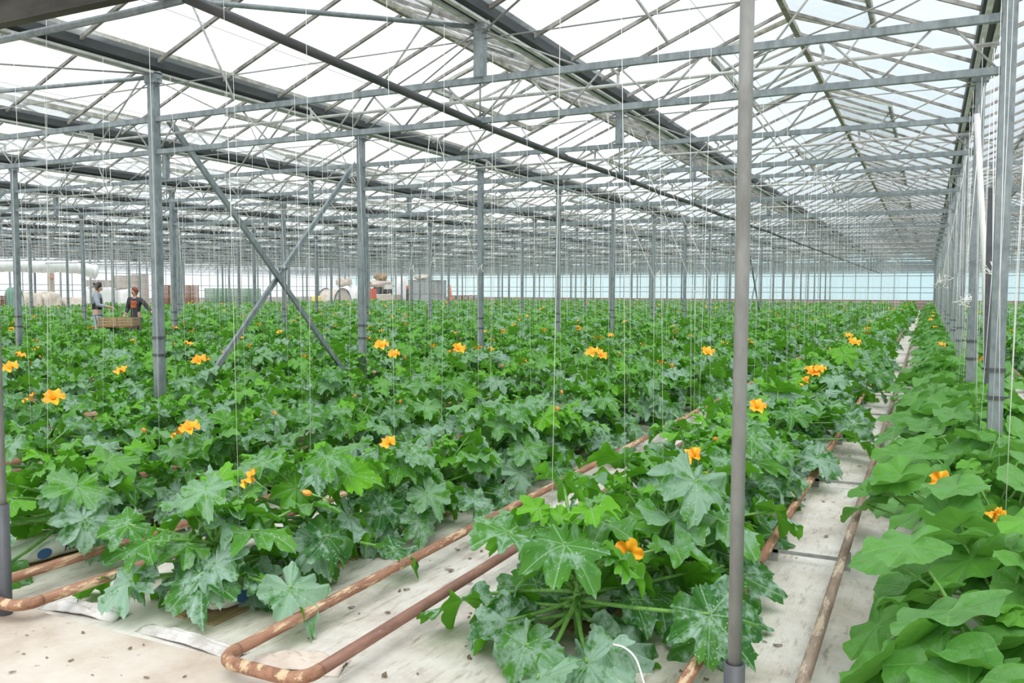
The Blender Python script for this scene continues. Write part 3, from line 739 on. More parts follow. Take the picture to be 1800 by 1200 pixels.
ind = [p for p in plants if id(p) in zs_ or (p[4] == 's' and p[0] < lim)]; ids = {id(p) for p in ind}; rest = [p for p in plants if id(p) not in ids]
for p in rest[:]:
    if p[4] == 's' and sum(1 for q in ind if q[4] == 's') < 110: rest.remove(p); ind.append(p)
cnt = {}
for p in sorted(ind, key=lambda p: p[2]):
    wd = len(p) > 5; del p[5:]; cnt[p[3]] = cnt.get(p[3], 0)+1; p.append(cnt[p[3]]); p.append(wd)
HDZ, HDS = 46, 14
special = {}
def first_copy(pool, made, key, maker):
    if key not in pool: pool[key] = maker(); made.add(pool[key].name); return pool[key]
    return copy_tree(pool[key])
pool = {}; used = set(); nz = ns = 0; placed = []
for idx, p in enumerate(ind):
    F, x, y, ri, kd, n_, wd = p
    if kd == 'z':
        nz += 1
        if nz <= HDZ: o = first_copy(pool, used, ('z', 'h', nz % 7), lambda: build_hd('z', 11+nz % 7))
        else: o = first_copy(pool, used, ('z', 'm', nz % 9), lambda: build_md('z', 40+nz % 9, (nz % 9) % 3 % 2 + (1 if nz % 9 == 4 else 0)))
    else:
        ns += 1
        if ns <= HDS: o = first_copy(pool, used, ('s', 'h', ns % 5), lambda: build_hd('s', 21+ns % 5))
        else: o = first_copy(pool, used, ('s', 'm', ns % 5), lambda: build_md('s', 60+ns % 5, 1 if ns % 5 == 2 else 0))
    o.location = (x, y, 0); s = random.uniform(.90, 1.10)*(1.13 if wd else 1)
    o.rotation_euler = (0, 0, random.uniform(0, 6.28) if kd == 'z' else random.choice((0, PI))+random.uniform(-.35, .35)); o.scale = (s, s, (s if not wd else s*.9)*random.uniform(.92, 1.08))
    placed.append((o, x, y, kd))
    rn = row_name(ri)
    if kd == 'z': base, cat, gk = 'bushy silvery-leaved zucchini plant', 'plant', 'zucchini plants'
    else: base, cat, gk = 'round-leaved light green squash plant', 'plant', 'squash plants'
    if n_ <= 12: lab, grp = '%s, %s from the front, %s' % (base, ORD[n_-1], rn), '%s near the front of %s' % (gk, rn)
    else: lab, grp = '%s further back, %s' % (base, rn), 'further %s of %s' % (gk, rn)
    tag(o, lab, cat, grp)
# the rest of the crop far back: nobody could count it
protos = [merged('z', 80+i, 'l', n=22, grow=1.2) for i in range(8)]
A = [[], [], [], [], []]; base = 0
for k, p in enumerate(rest):
    V, Q, U, W, T, _ = protos[k % 8]; a = random.uniform(0, 6.28); c, s = math.cos(a), math.sin(a)
    sc_ = random.uniform(.92, 1.12)
    Vn = np.stack([V[:,0]*c-V[:,1]*s, V[:,0]*s+V[:,1]*c, V[:,2]*random.uniform(.95, 1.1)], -1)*sc_ + np.array([p[1], p[2], 0])
    A[0].append(Vn); A[1].append(Q+base); base += len(V); A[2].append(U); A[3].append(W); A[4].append(T)
print('plants', len(ind), 'rest', len(rest), 'far verts', base, 'rows', len(row_x))
o = link('zucchini_crop', np_mesh('far_crop', *[np.concatenate(a) for a in A], M['zleaf']))
tag(o, 'dense green zucchini rows far back in the greenhouse', 'crop', kind='stuff')
fb = MB()
bv = [v.co.copy() for v in BUD.vertices]; bf = [tuple(pl.vertices) for pl in BUD.polygons]
ob = MB().lathe([(.012,0),(.02,.03),(.05,.06),(.055,.058)], 10)
for k, p in enumerate(rest):
    if random.random() < .26:
        q = Vector((p[1]+random.uniform(-.35, .35), p[2]+random.uniform(-.3, .3), random.uniform(.64, .80))); s = random.uniform(.7, 1.05)
        R = Euler((random.uniform(-.9, .9), random.uniform(-.9, .9), 0)).to_matrix()
        src = ob.v if k % 2 else None
        if src: fb.add([R @ (Vector(v)*s)+q for v in ob.v], ob.f, True)
        else: fb.add([R @ (Vector((math.cos(a)*r, math.sin(a)*r, z))*s)+q for r, z in ((.010,0),(.024,.025),(.018,.05),(.004,.065)) for a in (PI/4*j for j in range(8))], [(i*8+j, i*8+(j+1)%8, (i+1)*8+(j+1)%8, (i+1)*8+j) for i in range(3) for j in range(8)], True)
o = part('zucchini_flowers', fb, M['petal']); tag(o, 'tiny orange flowers dotted over the far zucchini rows', 'flowers', kind='stuff')

# particular flowers seen in the photograph, each growing on its own plant
bpy.context.view_layer.update()
def flower_at(p, d, s, bud=False):
    p = Vector(p); cands = sorted(placed, key=lambda t: (t[1]-p.x)**2+(t[2]-p.y)**2); root = cands[0][0]
    Mi = (Matrix.Translation(root.location) @ root.rotation_euler.to_matrix().to_4x4() @ Matrix.Diagonal((*root.scale, 1))).inverted()
    add_flower(root, Mi @ p, Mi.to_3x3() @ Vector(d), s, bud)
tc_ = Vector((.3, -1, .35))
for p, d, s, bud in ((pix(1105, 972, 3.62), tc_, 1.15, False), (pix(335, 757, 5.4), (.3,-.6,1), 1.4, False), (pix(320, 762, 5.45), (-.7,-.5,.6), 1.2, False), (pix(447, 845, 4.35), (-.6,-.8,.8), 1.1, False),
    (pix(1222, 805, 4.9), (-.5,-.8,.8), 1.1, False), (pix(1247, 843, 4.55), (-.6,-.3,1), 1.1, True), (pix(685, 782, 5.2), (0,-.8,1), 1.1, False), (pix(547, 868, 4.3), (-.4,-.6,.3), 1.1, True),
    (pix(1655, 850, 4.35), (-.2,-.9,.6), 1.05, False), (pix(1750, 905, 3.7), (-.5,-.5,1), .8, False), (pix(1758, 912, 3.7), (.2,-.8,.4), .8, False), (pix(1655, 1058, 3.0), (0,-.6,.6), .8, True),
    (pix(1717, 1187, 2.4), (0,-.8,.8), .75, True), (pix(1330, 718, 6.7), (.3,-.8,.8), 1.3, False), (pix(95, 703, 7.2), (.6,-.6,.8), 1.6, False), (pix(57, 703, 7.2), (-.5,-.6,.9), 1.3, False),
    (pix(62, 798, 5.6), (0,-.8,.8), 1.1, True), (pix(255, 760, 6.0), (0,-.5,1), 1.1, True), (pix(485, 732, 6.6), (0,-.5,1), 1.1, True), (pix(670, 611, 11.5), (.3,-.6,1), 2.0, False),
    (pix(350, 637, 10.0), (.3,-.6,1), 1.7, False), (pix(1042, 624, 10.5), (0,-.6,1), 2.0, False), (pix(1055, 627, 10.5), (.8,-.6,1), 1.6, False), (pix(980, 722, 6.9), (0,-.5,1), 1.1, True),
    (pix(988, 692, 7.6), (0,-.5,1), 1.1, True), (pix(215, 655, 9.2), (0,-.6,1), 1.6, False), (pix(20, 650, 9.5), (.3,-.6,1), 1.9, False), (pix(1243, 622, 10.6), (.3,-.6,1), 1.6, False),
    (pix(1425, 658, 8.8), (.6,-.6,1), 1.4, False), (pix(1440, 652, 8.8), (.1,-.6,1), 1.3, False), (pix(1418, 672, 8.6), (-.6,-.6,.6), 1.1, False), (pix(1500, 605, 12.5), (.3,-.6,1), 1.7, False),
    (pix(692, 626, 10.4), (.3,-.6,1), 1.6, False), (pix(805, 616, 11), (.8,-.6,1), 1.7, False), (pix(882, 645, 9.6), (.3,-.6,.6), 1.3, True), (pix(1182, 646, 9.2), (0,-.6,1), 1.2, True),
    (pix(712, 630, 10.4), (.3,-.6,1), 1.2, True), (pix(625, 698, 7.6), (.3,-.6,1), 1.0, True), (pix(704, 708, 7.4), (.3,-.6,1), 1.0, True), (pix(1655, 695, 8.5), (.3,-.6,1), 1.3, False),
    (pix(1675, 748, 6.7), (.3,-.6,1), 1.3, False), (pix(1257, 777, 5.6), (.3,-.6,1), 1.1, True)):
    flower_at(p, d, s, bud)

# strings from the crop wires down to the plants
strs = []
for (o, x, y, kd), p in zip(placed, ind):
    if kd == 'z' or p[5] % 2: strs.append((x, y, p))
NS = min(len(strs), 278)
for k, p in enumerate(rest):
    if p[0] < 48: strs.append((p[1], p[2], p))
smesh = []
for v in range(6):
    rnd = random.Random(v); dx, dy = rnd.uniform(-.07, .07), rnd.uniform(-.08, .08)
    m = MB().tube([(dx*.0, 0, 3.06), (dx*.5+.006, dy*.5, 1.6), (dx, dy, 0)], .0015, 4)
    smesh.append(m.mesh('twine', M['string']))
stuff = MB()
for k, (x, y, p) in enumerate(strs):
    if k < NS:
        sx = row_x[p[3]][0]
        o = link('plant_string', smesh[k % 6], loc=(sx, y+.02, .40)); o.rotation_euler = (0, 0, 0)
        rn = row_name(p[3])
        if p[5] <= 12: tag(o, 'white string over the plant %s from the front, %s' % (ORD[p[5]-1], rn), 'string', 'strings near the front of '+rn)
        else: tag(o, 'white hanging string further back, %s' % rn, 'string', 'further strings over '+rn)
    else:
        sx = row_x[p[3]][0]; stuff.tube([(sx, y, 3.46), (sx+random.uniform(-.06, .06), y, .5)], .0022, 3, cap=False)
o = part('plant_strings', stuff, M['string']); tag(o, 'fine white strings hanging over the far crop rows', 'strings', kind='stuff')
# bundle of strings along the right-hand posts
kx = 0
for j in range(14):
    y = 4.3 + j*.95 + random.uniform(-.15, .15); x = X0-.12+random.uniform(-.05, .12)
    o = part('plant_string', MB().tube([(x+random.uniform(-.03, .03), y, 3.46), (x, y+.05, 1.7), (x+random.uniform(-.05, .05), y, .5)], .0019, 4), M['string'])
    tag(o, 'white string in the dense bundle beside the right-hand posts', 'string', 'bundle of strings beside the right-hand posts')
def scribble(c, size, n, seed, r=.0022):
    rnd = random.Random(seed); pts = [Vector(c)]
    for i in range(n):
        pts.append(Vector((c[0]+rnd.gauss(0, size[0]), c[1]+rnd.gauss(0, size[1]), c[2]+rnd.gauss(0, size[2]))))
    out = []
    for i in range(len(pts)-1):
        for t in (0, .33, .66): out.append(pts[i].lerp(pts[i+1], t)+Vector((0, 0, rnd.uniform(-.01, .01))))
    return out
for c, sz, n, lab in ((pix(1655, 497, 9.5), (.05, .3, .07), 26, 'tangle of white string caught beside the far right-hand posts'), (pix(1695, 528, 7.9), (.05, .12, .03), 22, 'knotted clump of white string hanging left of the second right-hand post'),
                  (pix(1745, 480, 6.6), (.05, .06, .03), 10, 'short white string ties knotted beside the nearest right-hand post')):
    tag(part('string_tangle', MB().tube([Vector((row_x[near_i][0], c.y, 3.46))]+scribble(c, sz, n, int(c.y*10)), .0035, 4), M['string']), lab, 'string')
# small knots fluttering on the strings
for (px, py, F) in ((1108, 466, 9), (1150, 487, 8), (757, 463, 9), (720, 475, 9), (840, 474, 8.5), (1222, 515, 9.5), (1250, 490, 10), (1400, 490, 12)):
    c = pix(px, py, F); wx = min(row_x, key=lambda t: abs(t[0]-c.x))[0]; m = MB().tube([Vector((wx, c.y, 3.46)), c, Vector((c.x+.01, c.y, .2))], .0019, 4)
    m.tube([c, c+Vector((.03,0,.03)), c+Vector((.05,0,.06)), c+Vector((.035,.01,.01)), c+Vector((.06,0,-.02))], .004, 4)
    tag(part('plant_string', m, M['string']), 'white hanging string with a loose knotted end fluttering at half height', 'string', 'knotted strings')
# loose twine low among the leaves
def arc(c, pts, r=.0033):
    P_ = [Vector(p) for p in pts]; P_ = [P_[0]*2-P_[1]] + P_ + [P_[-1]*2-P_[-2]]; out = []
    for i in range(1, len(P_)-2):
        a, b, c_, d = P_[i-1:i+3]
        for k in range(6):
            t = k/6; out.append(.5*((2*b)+(c_-a)*t+(2*a-5*b+4*c_-d)*t*t+(3*b-a-3*c_+d)*t**3))
    return MB().tube(out, r, 6)
tag(part('loose_twine', arc(None, [pix(1078, 1132, 3.0), pix(1098, 1138, 2.95), pix(1118, 1158, 2.9), pix(1132, 1200, 2.85), pix(1140, 1230, 2.8)]), M['string']), 'thick white twine curving down at the bottom centre below the front zucchini', 'twine')
tag(part('loose_twine', arc(None, [pix(78, 905, 5.3), pix(80, 888, 5.25), pix(95, 882, 5.2), pix(118, 897, 5.15), pix(134, 915, 5.1)]), M['string']), 'white twine looped over stalks near the left edge', 'twine')

# grow bags on planks under the rows
bagm = MB(); 
def bag_mesh():
    m = MB(); n = 12; rows_ = 10; vs = []
    for i in range(rows_+1):
        y = -.47+.94*i/rows_; e = 1-abs(i/rows_*2-1)**6; 
        for k in range(n):
            a = 2*PI*k/n; cx, cz = math.cos(a), math.sin(a)
            px_ = math.copysign(abs(cx)**.55, cx)*.10*(.80+.20*e); pz = .055+math.copysign(abs(cz)**.55, cz)*.05*(.35+.65*e)
            vs.append((px_+.004*math.sin(i*2.3+k), y, pz+.004*math.sin(i*1.7+k*2.1)))
    fs = [(i*n+k, (i+1)*n+k, (i+1)*n+(k+1)%n, i*n+(k+1)%n) for i in range(rows_) for k in range(n)] + [tuple(range(n)), tuple(rows_*n+k for k in range(n-1, -1, -1))]
    m.add(vs, fs, True); return m.mesh('bag', M['white'])
BAG = bag_mesh()
def ellipse_side(m, x, y, z, a, b, n=20): m.add([(x, y+a*math.cos(2*PI*k/n), z+b*math.sin(2*PI*k/n)) for k in range(n)] + [(x-.002, y+a*math.cos(2*PI*k/n), z+b*math.sin(2*PI*k/n)) for k in range(n)], [tuple(range(n))] + [(k, n+k, n+(k+1)%n, (k+1)%n) for k in range(n)])
pr = MB(); ellipse_side(pr, .1045, -.30, .058, .045, .030)
PRN = pr.mesh('blue_emblem', M['blue'])
cu = bpy.data.curves.new('bag_text', 'FONT'); cu.body = 'FRUT'; cu.size = .062; cu.extrude = .0006; cu.shear = .25
to = link('bag_text', cu); bpy.context.view_layer.update()
TXT = bpy.data.meshes.new_from_object(to.evaluated_get(bpy.context.evaluated_depsgraph_get())); bpy.data.objects.remove(to); TXT.materials.clear(); TXT.materials.append(M['ink'])
PLK = MB().box((-.13, -.52, .0), (.13, .52, .012)).mesh('plank', M['plank'])
for ri in range(near_i-1, near_i+5):
    x = row_x[ri][0]; n_ = 0
    y = 3.42 if ri not in (near_i, near_i+1) else (2.9 if ri == near_i else 4.1)
    while y < 15:
        F = y*math.cos(YAW)-x*math.sin(YAW)
        if in_view(x, y, .1) and F < 12:
            n_ += 1
            p = link('wood_plank', PLK, loc=(x, y, .0)); tag(p, 'worn wooden plank under a bag, %s from the front, %s' % (ORD[n_-1], row_name(ri)), 'plank', 'planks under the grow bags')
            o = link('grow_bag', None, loc=(x, y, .012)); link('bag', BAG, o); link('blue_emblem', PRN, o)
            t = link('printed_text', TXT, o, loc=(.1052, -.18, .04), rot=(PI/2, 0, PI/2))
            tag(o, 'white printed grow bag, %s from the front, %s' % (ORD[n_-1], row_name(ri)), 'grow bag', 'grow bags under the near rows')
        y += 1.08
# crumpled plastic at the edge of the path, dry leaves on the sheet
def crumple(name, c, sx, sy, h, mat, lab, cat, seed=1, rot=0):
    rnd = np.random.RandomState(seed); n = 22; m = MB(); vs = []
    gx, gy = np.meshgrid(np.linspace(-1, 1, n), np.linspace(-1, 1, n)); z = np.zeros_like(gx)
    for k in range(7):
        a, f, ph = rnd.uniform(0, PI), rnd.uniform(3, 13), rnd.uniform(0, 6); z += np.abs(np.sin((gx*math.cos(a)+gy*math.sin(a))*f+ph))*rnd.uniform(.2, 1)/3
    z *= np.clip(1.15-(gx**2+gy**2)*.8, 0, 1)
    R = Matrix.Rotation(rot, 3, 'Z')
    for j in range(n):
        for i in range(n): vs.append(R @ Vector((gx[j,i]*sx, gy[j,i]*sy, z[j,i]*h+.004))+Vector(c))
    m.add(vs, [(j*n+i, j*n+i+1, (j+1)*n+i+1, (j+1)*n+i) for j in range(n-1) for i in range(n-1)], True)
    o = part(name, m, mat); sm = o.modifiers.new('thickness', 'SOLIDIFY'); sm.thickness = .004; tag(o, lab, cat)
crumple('plastic_film', (-2.95, 2.72, .0), .32, .05, .035, M['film'], 'crumpled white plastic film along the path edge in front of a grow bag', 'film', 3, -.05)
crumple('plastic_film', (-3.7, 2.75, .0), .24, .06, .035, M['film'], 'crumpled white plastic film by the pipe bend at the lower left', 'film', 5, .1)
crumple('plastic_film', (-2.35, 2.75, .0), .20, .08, .05, M['beige'], 'dirty beige crumpled film beside the front pipe bend', 'film', 8, .3)
dl = []
for v in range(3):
    m = MB(); rnd = random.Random(v+9); n = 9
    vs = [(0,0,.012)] + [(.04*rnd.uniform(.5, 1)*math.cos(2*PI*k/n), .022*rnd.uniform(.5, 1)*math.sin(2*PI*k/n), rnd.uniform(.002, .02)) for k in range(n)]
    m.add(vs, [(0, 1+k, 1+(k+1)%n) for k in range(n)], True); dl.append(m.mesh('dry_leaf', M['dead']))
zones = [(-2.05, -1.65, 2.7, 6), (-.95, -.4, 2.7, 12), (1.0, 1.6, 6, 20), (-3.6, -2.3, 2.0, 2.55), (-2.6, -2.1, 2.9, 6)]
for k in range(110):
    z_ = zones[k % 5]; x, y = random.uniform(z_[0], z_[1]), random.uniform(z_[2], z_[3])
    o = link('dry_leaf', dl[k % 3], loc=(x, y, .036 if y < 2.6 else .001), rot=(0, 0, random.uniform(0, 6))); s = random.uniform(.25, .8)*(.6 if y < 2.6 else 1); o.scale = (s, s, s)
    zn = ('in the aisle between the front pipe rails', 'in the bare aisle left of the squash row', 'in the bare aisle right of the right-hand posts', 'on the concrete path', 'beside the flaking pipe rail')[k % 5]
    tag(o, 'small dry brown leaf scrap lying '+zn, 'leaf scrap', 'dry leaf scraps '+zn)

# ================================================================== PEOPLE
def skin_mesh(name, J, E, mat, sub=2):
    names = list(J); me = bpy.data.meshes.new('tmp'); me.from_pydata([J[n][0] for n in names], [(names.index(a), names.index(b)) for a, b in E], [])
    o = bpy.data.objects.new('tmp', me); COL.objects.link(o)
    md = o.modifiers.new('s', 'SKIN'); md.use_smooth_shade = True
    for i, n in enumerate(names):
        r = J[n][1]; r = r if hasattr(r, '__len__') else (r, r)
        me.skin_vertices[0].data[i].radius = r; me.skin_vertices[0].data[i].use_root = (i == 0)
    o.modifiers.new('u', 'SUBSURF').levels = sub
    bpy.context.view_layer.update(); dg = bpy.context.evaluated_depsgraph_get(); dg.update()
    out = bpy.data.meshes.new_from_object(o.evaluated_get(dg)); out.name = name
    bpy.data.objects.remove(o); out.materials.clear(); out.materials.append(mat)
    for p in out.polygons: p.use_smooth = True
    return out
def join_mesh(a, bs):
    import bmesh
    bm = bmesh.new(); bm.from_mesh(a)
    for b in bs: bm.from_mesh(b)
    bm.to_mesh(a); bm.free(); return a
def person(loc, rz, pose, cl, height, label):
    P = {k: Vector(v) for k, v in pose.items()}
    o = link('person', None, loc=loc, rot=(0, 0, rz)); o.scale = (height/1.74,)*3
    J = {'pel': (P['pel'], (.125, .10)), 'sp': (P['sp'], (.115, .09)), 'ch': (P['ch'], (.135, .095)), 'nb': (P['nb'], (.06, .055)), 'nk': (P['nk'], .05), 'hd': (P['hd'], (.070, .078)), 'ht': (P['ht'], (.066, .078))}
    E = [('pel','sp'),('sp','ch'),('ch','nb'),('nb','nk'),('nk','hd'),('hd','ht')]
    J['chin'] = (P['hd'] + P['face']*.055 + Vector((0,0,-.045)), .028); J['nose'] = (P['hd'] + P['face']*.098 + Vector((0,0,.005)), .011)
    E += [('hd','chin'), ('hd','nose')]
    for s in 'lr':
        for n, r in (('sh', .055), ('el', .042), ('wr', .026), ('pa', (.038, .020))): J[n+s] = (P[n+s], r)
        E += [('ch','sh'+s), ('sh'+s,'el'+s), ('el'+s,'wr'+s), ('wr'+s,'pa'+s)]
        for n, r in (('hp', .085), ('kn', .055), ('an', .038), ('to', .034)): J[n+s] = (P[n+s], r)
        E += [('pel','hp'+s), ('hp'+s,'kn'+s), ('kn'+s,'an'+s), ('an'+s,'to'+s)]
    body = skin_mesh('body', J, E, M['skin'])
    fingers = []
    for s in 'lr':
        d = (P['pa'+s]-P['wr'+s]).normalized(); side = d.cross(Vector((0,0,1))).normalized(); dn = side.cross(d).normalized()
        if dn.z > 0: dn = -dn
        for k, (off, ln) in enumerate(((-.027, .062), (-.009, .075), (.009, .080), (.027, .072))):
            b = P['pa'+s] + side*off + d*.005; e1 = b + d*ln*.5 + dn*.010; e2 = e1 + d*ln*.42 + dn*.022
            fingers.append(skin_mesh('f', {'a': (b, .010), 'b': (e1, .009), 'c': (e2, .0075)}, [('a','b'),('b','c')], M['skin'], 1))
        sg = 1 if s == 'l' else -1
        b = P['wr'+s] + d*.03; e1 = b - side*.035*sg + d*.03; e2 = e1 + d*.03 + dn*.01
        fingers.append(skin_mesh('f', {'a': (b, .012), 'b': (e1, .010), 'c': (e2, .008)}, [('a','b'),('b','c')], M['skin'], 1))
    join_mesh(body, fingers)
    link('body', body, o)
    C = {k: (J[k][0], tuple(x+.020 for x in (J[k][1] if hasattr(J[k][1], '__len__') else (J[k][1],)*2))) for k in J}
    wrl, wrr = {}, {}
    top = {k: C[k] for k in ('pel','sp','ch','shl','shr','ell','elr')}
    for s in 'lr': top['cf'+s] = (P['el'+s].lerp(P['wr'+s], .86), .036)
    top['hem'] = (P['pel']+Vector((0,0,-.07)), (C['pel'][1][0]+.012, C['pel'][1][1]+.012)); top['col'] = (P['ch'].lerp(P['nb'], .75), (.075, .07))
    link('shirt', skin_mesh('shirt', top, [('pel','hem'),('pel','sp'),('sp','ch'),('ch','col'),('ch','shl'),('ch','shr'),('shl','ell'),('shr','elr'),('ell','cfl'),('elr','cfr')], M[cl['top']]), o)
    leg = {k: C[k] for k in ('pel','hpl','hpr','knl','knr')}; leg['wt'] = (P['pel'].lerp(P['sp'], .55), C['sp'][1])
    for s in 'lr': leg['hm'+s] = (P['kn'+s].lerp(P['an'+s], .9), .058)
    link('trousers', skin_mesh('trousers', leg, [('pel','wt'),('pel','hpl'),('pel','hpr'),('hpl','knl'),('hpr','knr'),('knl','hml'),('knr','hmr')], M[cl['legs']]), o)
    for s in 'lr': link('shoe', skin_mesh('shoe', {'a': (P['an'+s]+Vector((0,-.02,-.04)), .045), 'b': (P['to'+s], (.045, .035))}, [('a','b')], M['vest'], 1), o)
    if cl.get('vest'):
        v = {k: (C[k][0], tuple(x+.018 for x in C[k][1])) for k in ('pel','sp','ch')}; v['c2'] = (P['ch'].lerp(P['nb'], .5), (.10, .085))
        link('vest', skin_mesh('vest', v, [('pel','sp'),('sp','ch'),('ch','c2')], M['vest']), o)
    if cl.get('print'):
        f = Vector((0, 1, 0)); m = MB(); vs = []; n = 12
        for j in range(7):
            for i in range(n):
                a = -.75+1.5*i/(n-1); z = -.02+ -.24*j/6
                c = P['ch'].lerp(P['sp'], j/6*1.0); rr = (.160, .122)
                vs.append((c.x+rr[0]*math.sin(a)*.85, c.y+rr[1]*math.cos(a)+.012*math.sin(i*2.2+j), c.z+.03))
        m.add(vs, [(j*n+i, j*n+i+1, (j+1)*n+i+1, (j+1)*n+i) for j in range(6) for i in range(n-1) if (i+j) % 3], True); q = part('shirt_print', m, M['tprint'], o)
        sm = q.modifiers.new('t', 'SOLIDIFY'); sm.thickness = .006
    hc = P['hd'].lerp(P['ht'], .6); fdir = P['face']; hm = MB(); vs = []; n = 24; rows_ = 12
    for j in range(rows_+1):
        t = PI*j/rows_
        for i in range(n):
            a = 2*PI*i/n; d = Vector((math.sin(t)*math.cos(a), math.sin(t)*math.sin(a), math.cos(t)))
            fr = d.dot(fdir); r = .098 if fr < .35 or d.z > .55 else .070
            z = d.z*.125
            vs.append(hc + Vector((d.x*r, d.y*r*1.05, z*(1 if d.z > 0 or fr < .2 else .4))))
    hm.add(vs, [(j*n+i, (j+1)*n+i, (j+1)*n+(i+1)%n, j*n+(i+1)%n) for j in range(rows_) for i in range(n)], True)
    bunp = hc - fdir*.11 + Vector((0,0,cl['bun']))
    hm.tube([hc-fdir*.07+Vector((0,0,cl['bun'])), bunp, bunp-fdir*.035], [.03, .045, .012], 10)
    part('hair', hm, M[cl['hair']], o)
    sd = fdir.cross(Vector((0,0,1))).normalized()
    for s in (-1, 1):
        e = P['hd'] + fdir*.076 + sd*(.030*s) + Vector((0,0,.03)); part('eye', MB().lathe([(.0005, -.006), (.007, -.004), (.009, 0), (.007, .004), (.0005, .006)], 10, tuple(e)), M['eye'], o)
        e = P['hd'] + sd*(.078*s) + Vector((0,0,.01)) - fdir*.005; part('ear', MB().lathe([(.001, -.03), (.011, -.015), (.014, 0), (.012, .018), (.001, .03)], 10, tuple(e)), M['skin'], o)
    m_ = P['hd'] + fdir*.078 + Vector((0,0,-.030)); part('mouth', MB().bar(m_-sd*.022, m_+sd*.022, .008, .010), M['lip'], o)
    tag(o, label, 'person'); return o
STAND = dict(pel=(0,0,.95), sp=(0,.0,1.12), ch=(0,-.01,1.32), nb=(0,-.01,1.44), nk=(0,.0,1.50), hd=(0,.03,1.575), ht=(0,.02,1.655), face=(0,1,0),
    shl=(-.17,0,1.40), ell=(-.23,.06,1.13), wrl=(-.17,.27,1.06), pal=(-.155,.34,1.055), shr=(.17,0,1.40), elr=(.23,.08,1.14), wrr=(.16,.29,1.10), par=(.145,.36,1.10),
    hpl=(-.09,0,.90), knl=(-.10,.02,.50), anl=(-.10,-.02,.09), tol=(-.11,.13,.045), hpr=(.09,0,.90), knr=(.10,.02,.50), anr=(.10,-.02,.09), tor=(.11,.13,.045))
pm_ = pix(171, 540, 22.5)
man = dict(STAND); man.update(hd=(0,.05,1.57), ht=(0,.05,1.65), face=tuple(Vector((0,.96,-.28)).normalized()))
person((pm_.x, pm_.y, 0), math.radians(-52), man, dict(top='paleshirt', legs='jeans', vest=True, hair='hair_dark', bun=.04), 1.77, 'person seen from behind in a black vest over pale sleeves, dark hair tied up')
pw = pix(238, 540, 22.5)
wom = dict(STAND); wom.update(ell=(-.24,-.02,1.12), wrl=(-.20,.16,.98), pal=(-.19,.23,.96), shr=(.17,0,1.38), elr=(.36,.02,1.19), wrr=(.55,.10,1.03), par=(.61,.13,.99),
    hd=(0,.03,1.575), face=tuple(Vector((-.35,.9,-.15)).normalized()))
# the arm towards the right of the picture is her left one
wom2 = dict(wom); 
for a, b in (('sh','sh'),('el','el'),('wr','wr'),('pa','pa')):
    l, r = Vector(wom[a+'l']), Vector(wom[a+'r']); wom2[a+'l'] = (-r.x, r.y, r.z); wom2[a+'r'] = (-l.x, l.y, l.z)
wom2['face'] = tuple(Vector((.35,.9,-.15)).normalized())
person((pw.x, pw.y, 0), math.radians(-160), wom2, dict(top='darktop', legs='pants', print=True, hair='hair_red', bun=.0), 1.64, 'person with red-brown hair in a charcoal top with orange print, one arm reaching out')

# ================================================================== WORK AISLE BEHIND THE CROP
C_, S_ = math.cos(YAW), math.sin(YAW)
def Fx(px, X=-46.5):
    u = (px-900)/F_PX; return -X/(S_ - u*C_)
def at(px, py, X=-46.5): return pix(px, py, Fx(px, X))
def zof(px, py, X=-46.5): return at(px, py, X).z
FACE = 0.0    # the stacks stand square to the house
def crate_mesh(name, wx, wy, h, mat):
    m = MB(); t = .02
    for sx in (-1, 1):
        for sy in (-1, 1): m.box((sx*wx/2-.02, sy*wy/2-.02, 0), (sx*wx/2+.02, sy*wy/2+.02, h))
    k = 3; sh = h/k
    for i in range(k):
        z0, z1 = i*sh+.012, (i+1)*sh-.012
        for s in (-1, 1):
            m.box((-wx/2, s*wy/2-.008, z0), (wx/2, s*wy/2+.008, z1)); m.box((s*wx/2-.008, -wy/2, z0), (s*wx/2+.008, wy/2, z1))
    m.box((-wx/2, -wy/2, 0), (wx/2, wy/2, .02))
    return m.mesh(name, mat)
def stack(px0, px1, ytop, X, wy, h, mat, lab, cat, grp, name='crate', wx=.6, jit=.03):
    "crates in columns along the aisle, seen side on"
    p0, p1 = at(px0, 520, X), at(px1, 520, X); top = zof((px0+px1)/2, ytop, X)
    ncol = max(1, round((p1.y-p0.y)/wy)); nrow = max(1, round(top/h)); me = crate_mesh(name, wx, wy*.96, h*.98, mat)
    for c in range(ncol):
        for r in range(nrow):
            hh = ('lowest', 'second', 'third', 'fourth', 'fifth', 'sixth', 'seventh', 'eighth')[min(r, 7)]
            o = link(name, me, loc=(X+random.uniform(-jit, jit), p0.y+(c+.5)*wy, r*h), rot=(0, 0, random.uniform(-.02, .02)))
            tag(o, '%s, %s up, %s column from the left' % (lab, hh, ORD[c]), cat, grp)
stack(285, 334, 500, -46.5, .95, .31, M['crate'], 'brown wooden crate stacked beyond the crop', 'crate', 'brown wooden crates', wx=.8)
stack(368, 455, 508, -46.5, 1.2, .33, M['green'], 'dull green crate in the long green stack', 'crate', 'green crates', wx=.9)
stack(-14, 12, 515, -46.0, .8, .3, M['crate'], 'brown wooden crate at the far left edge', 'crate', 'brown crates at the left edge')
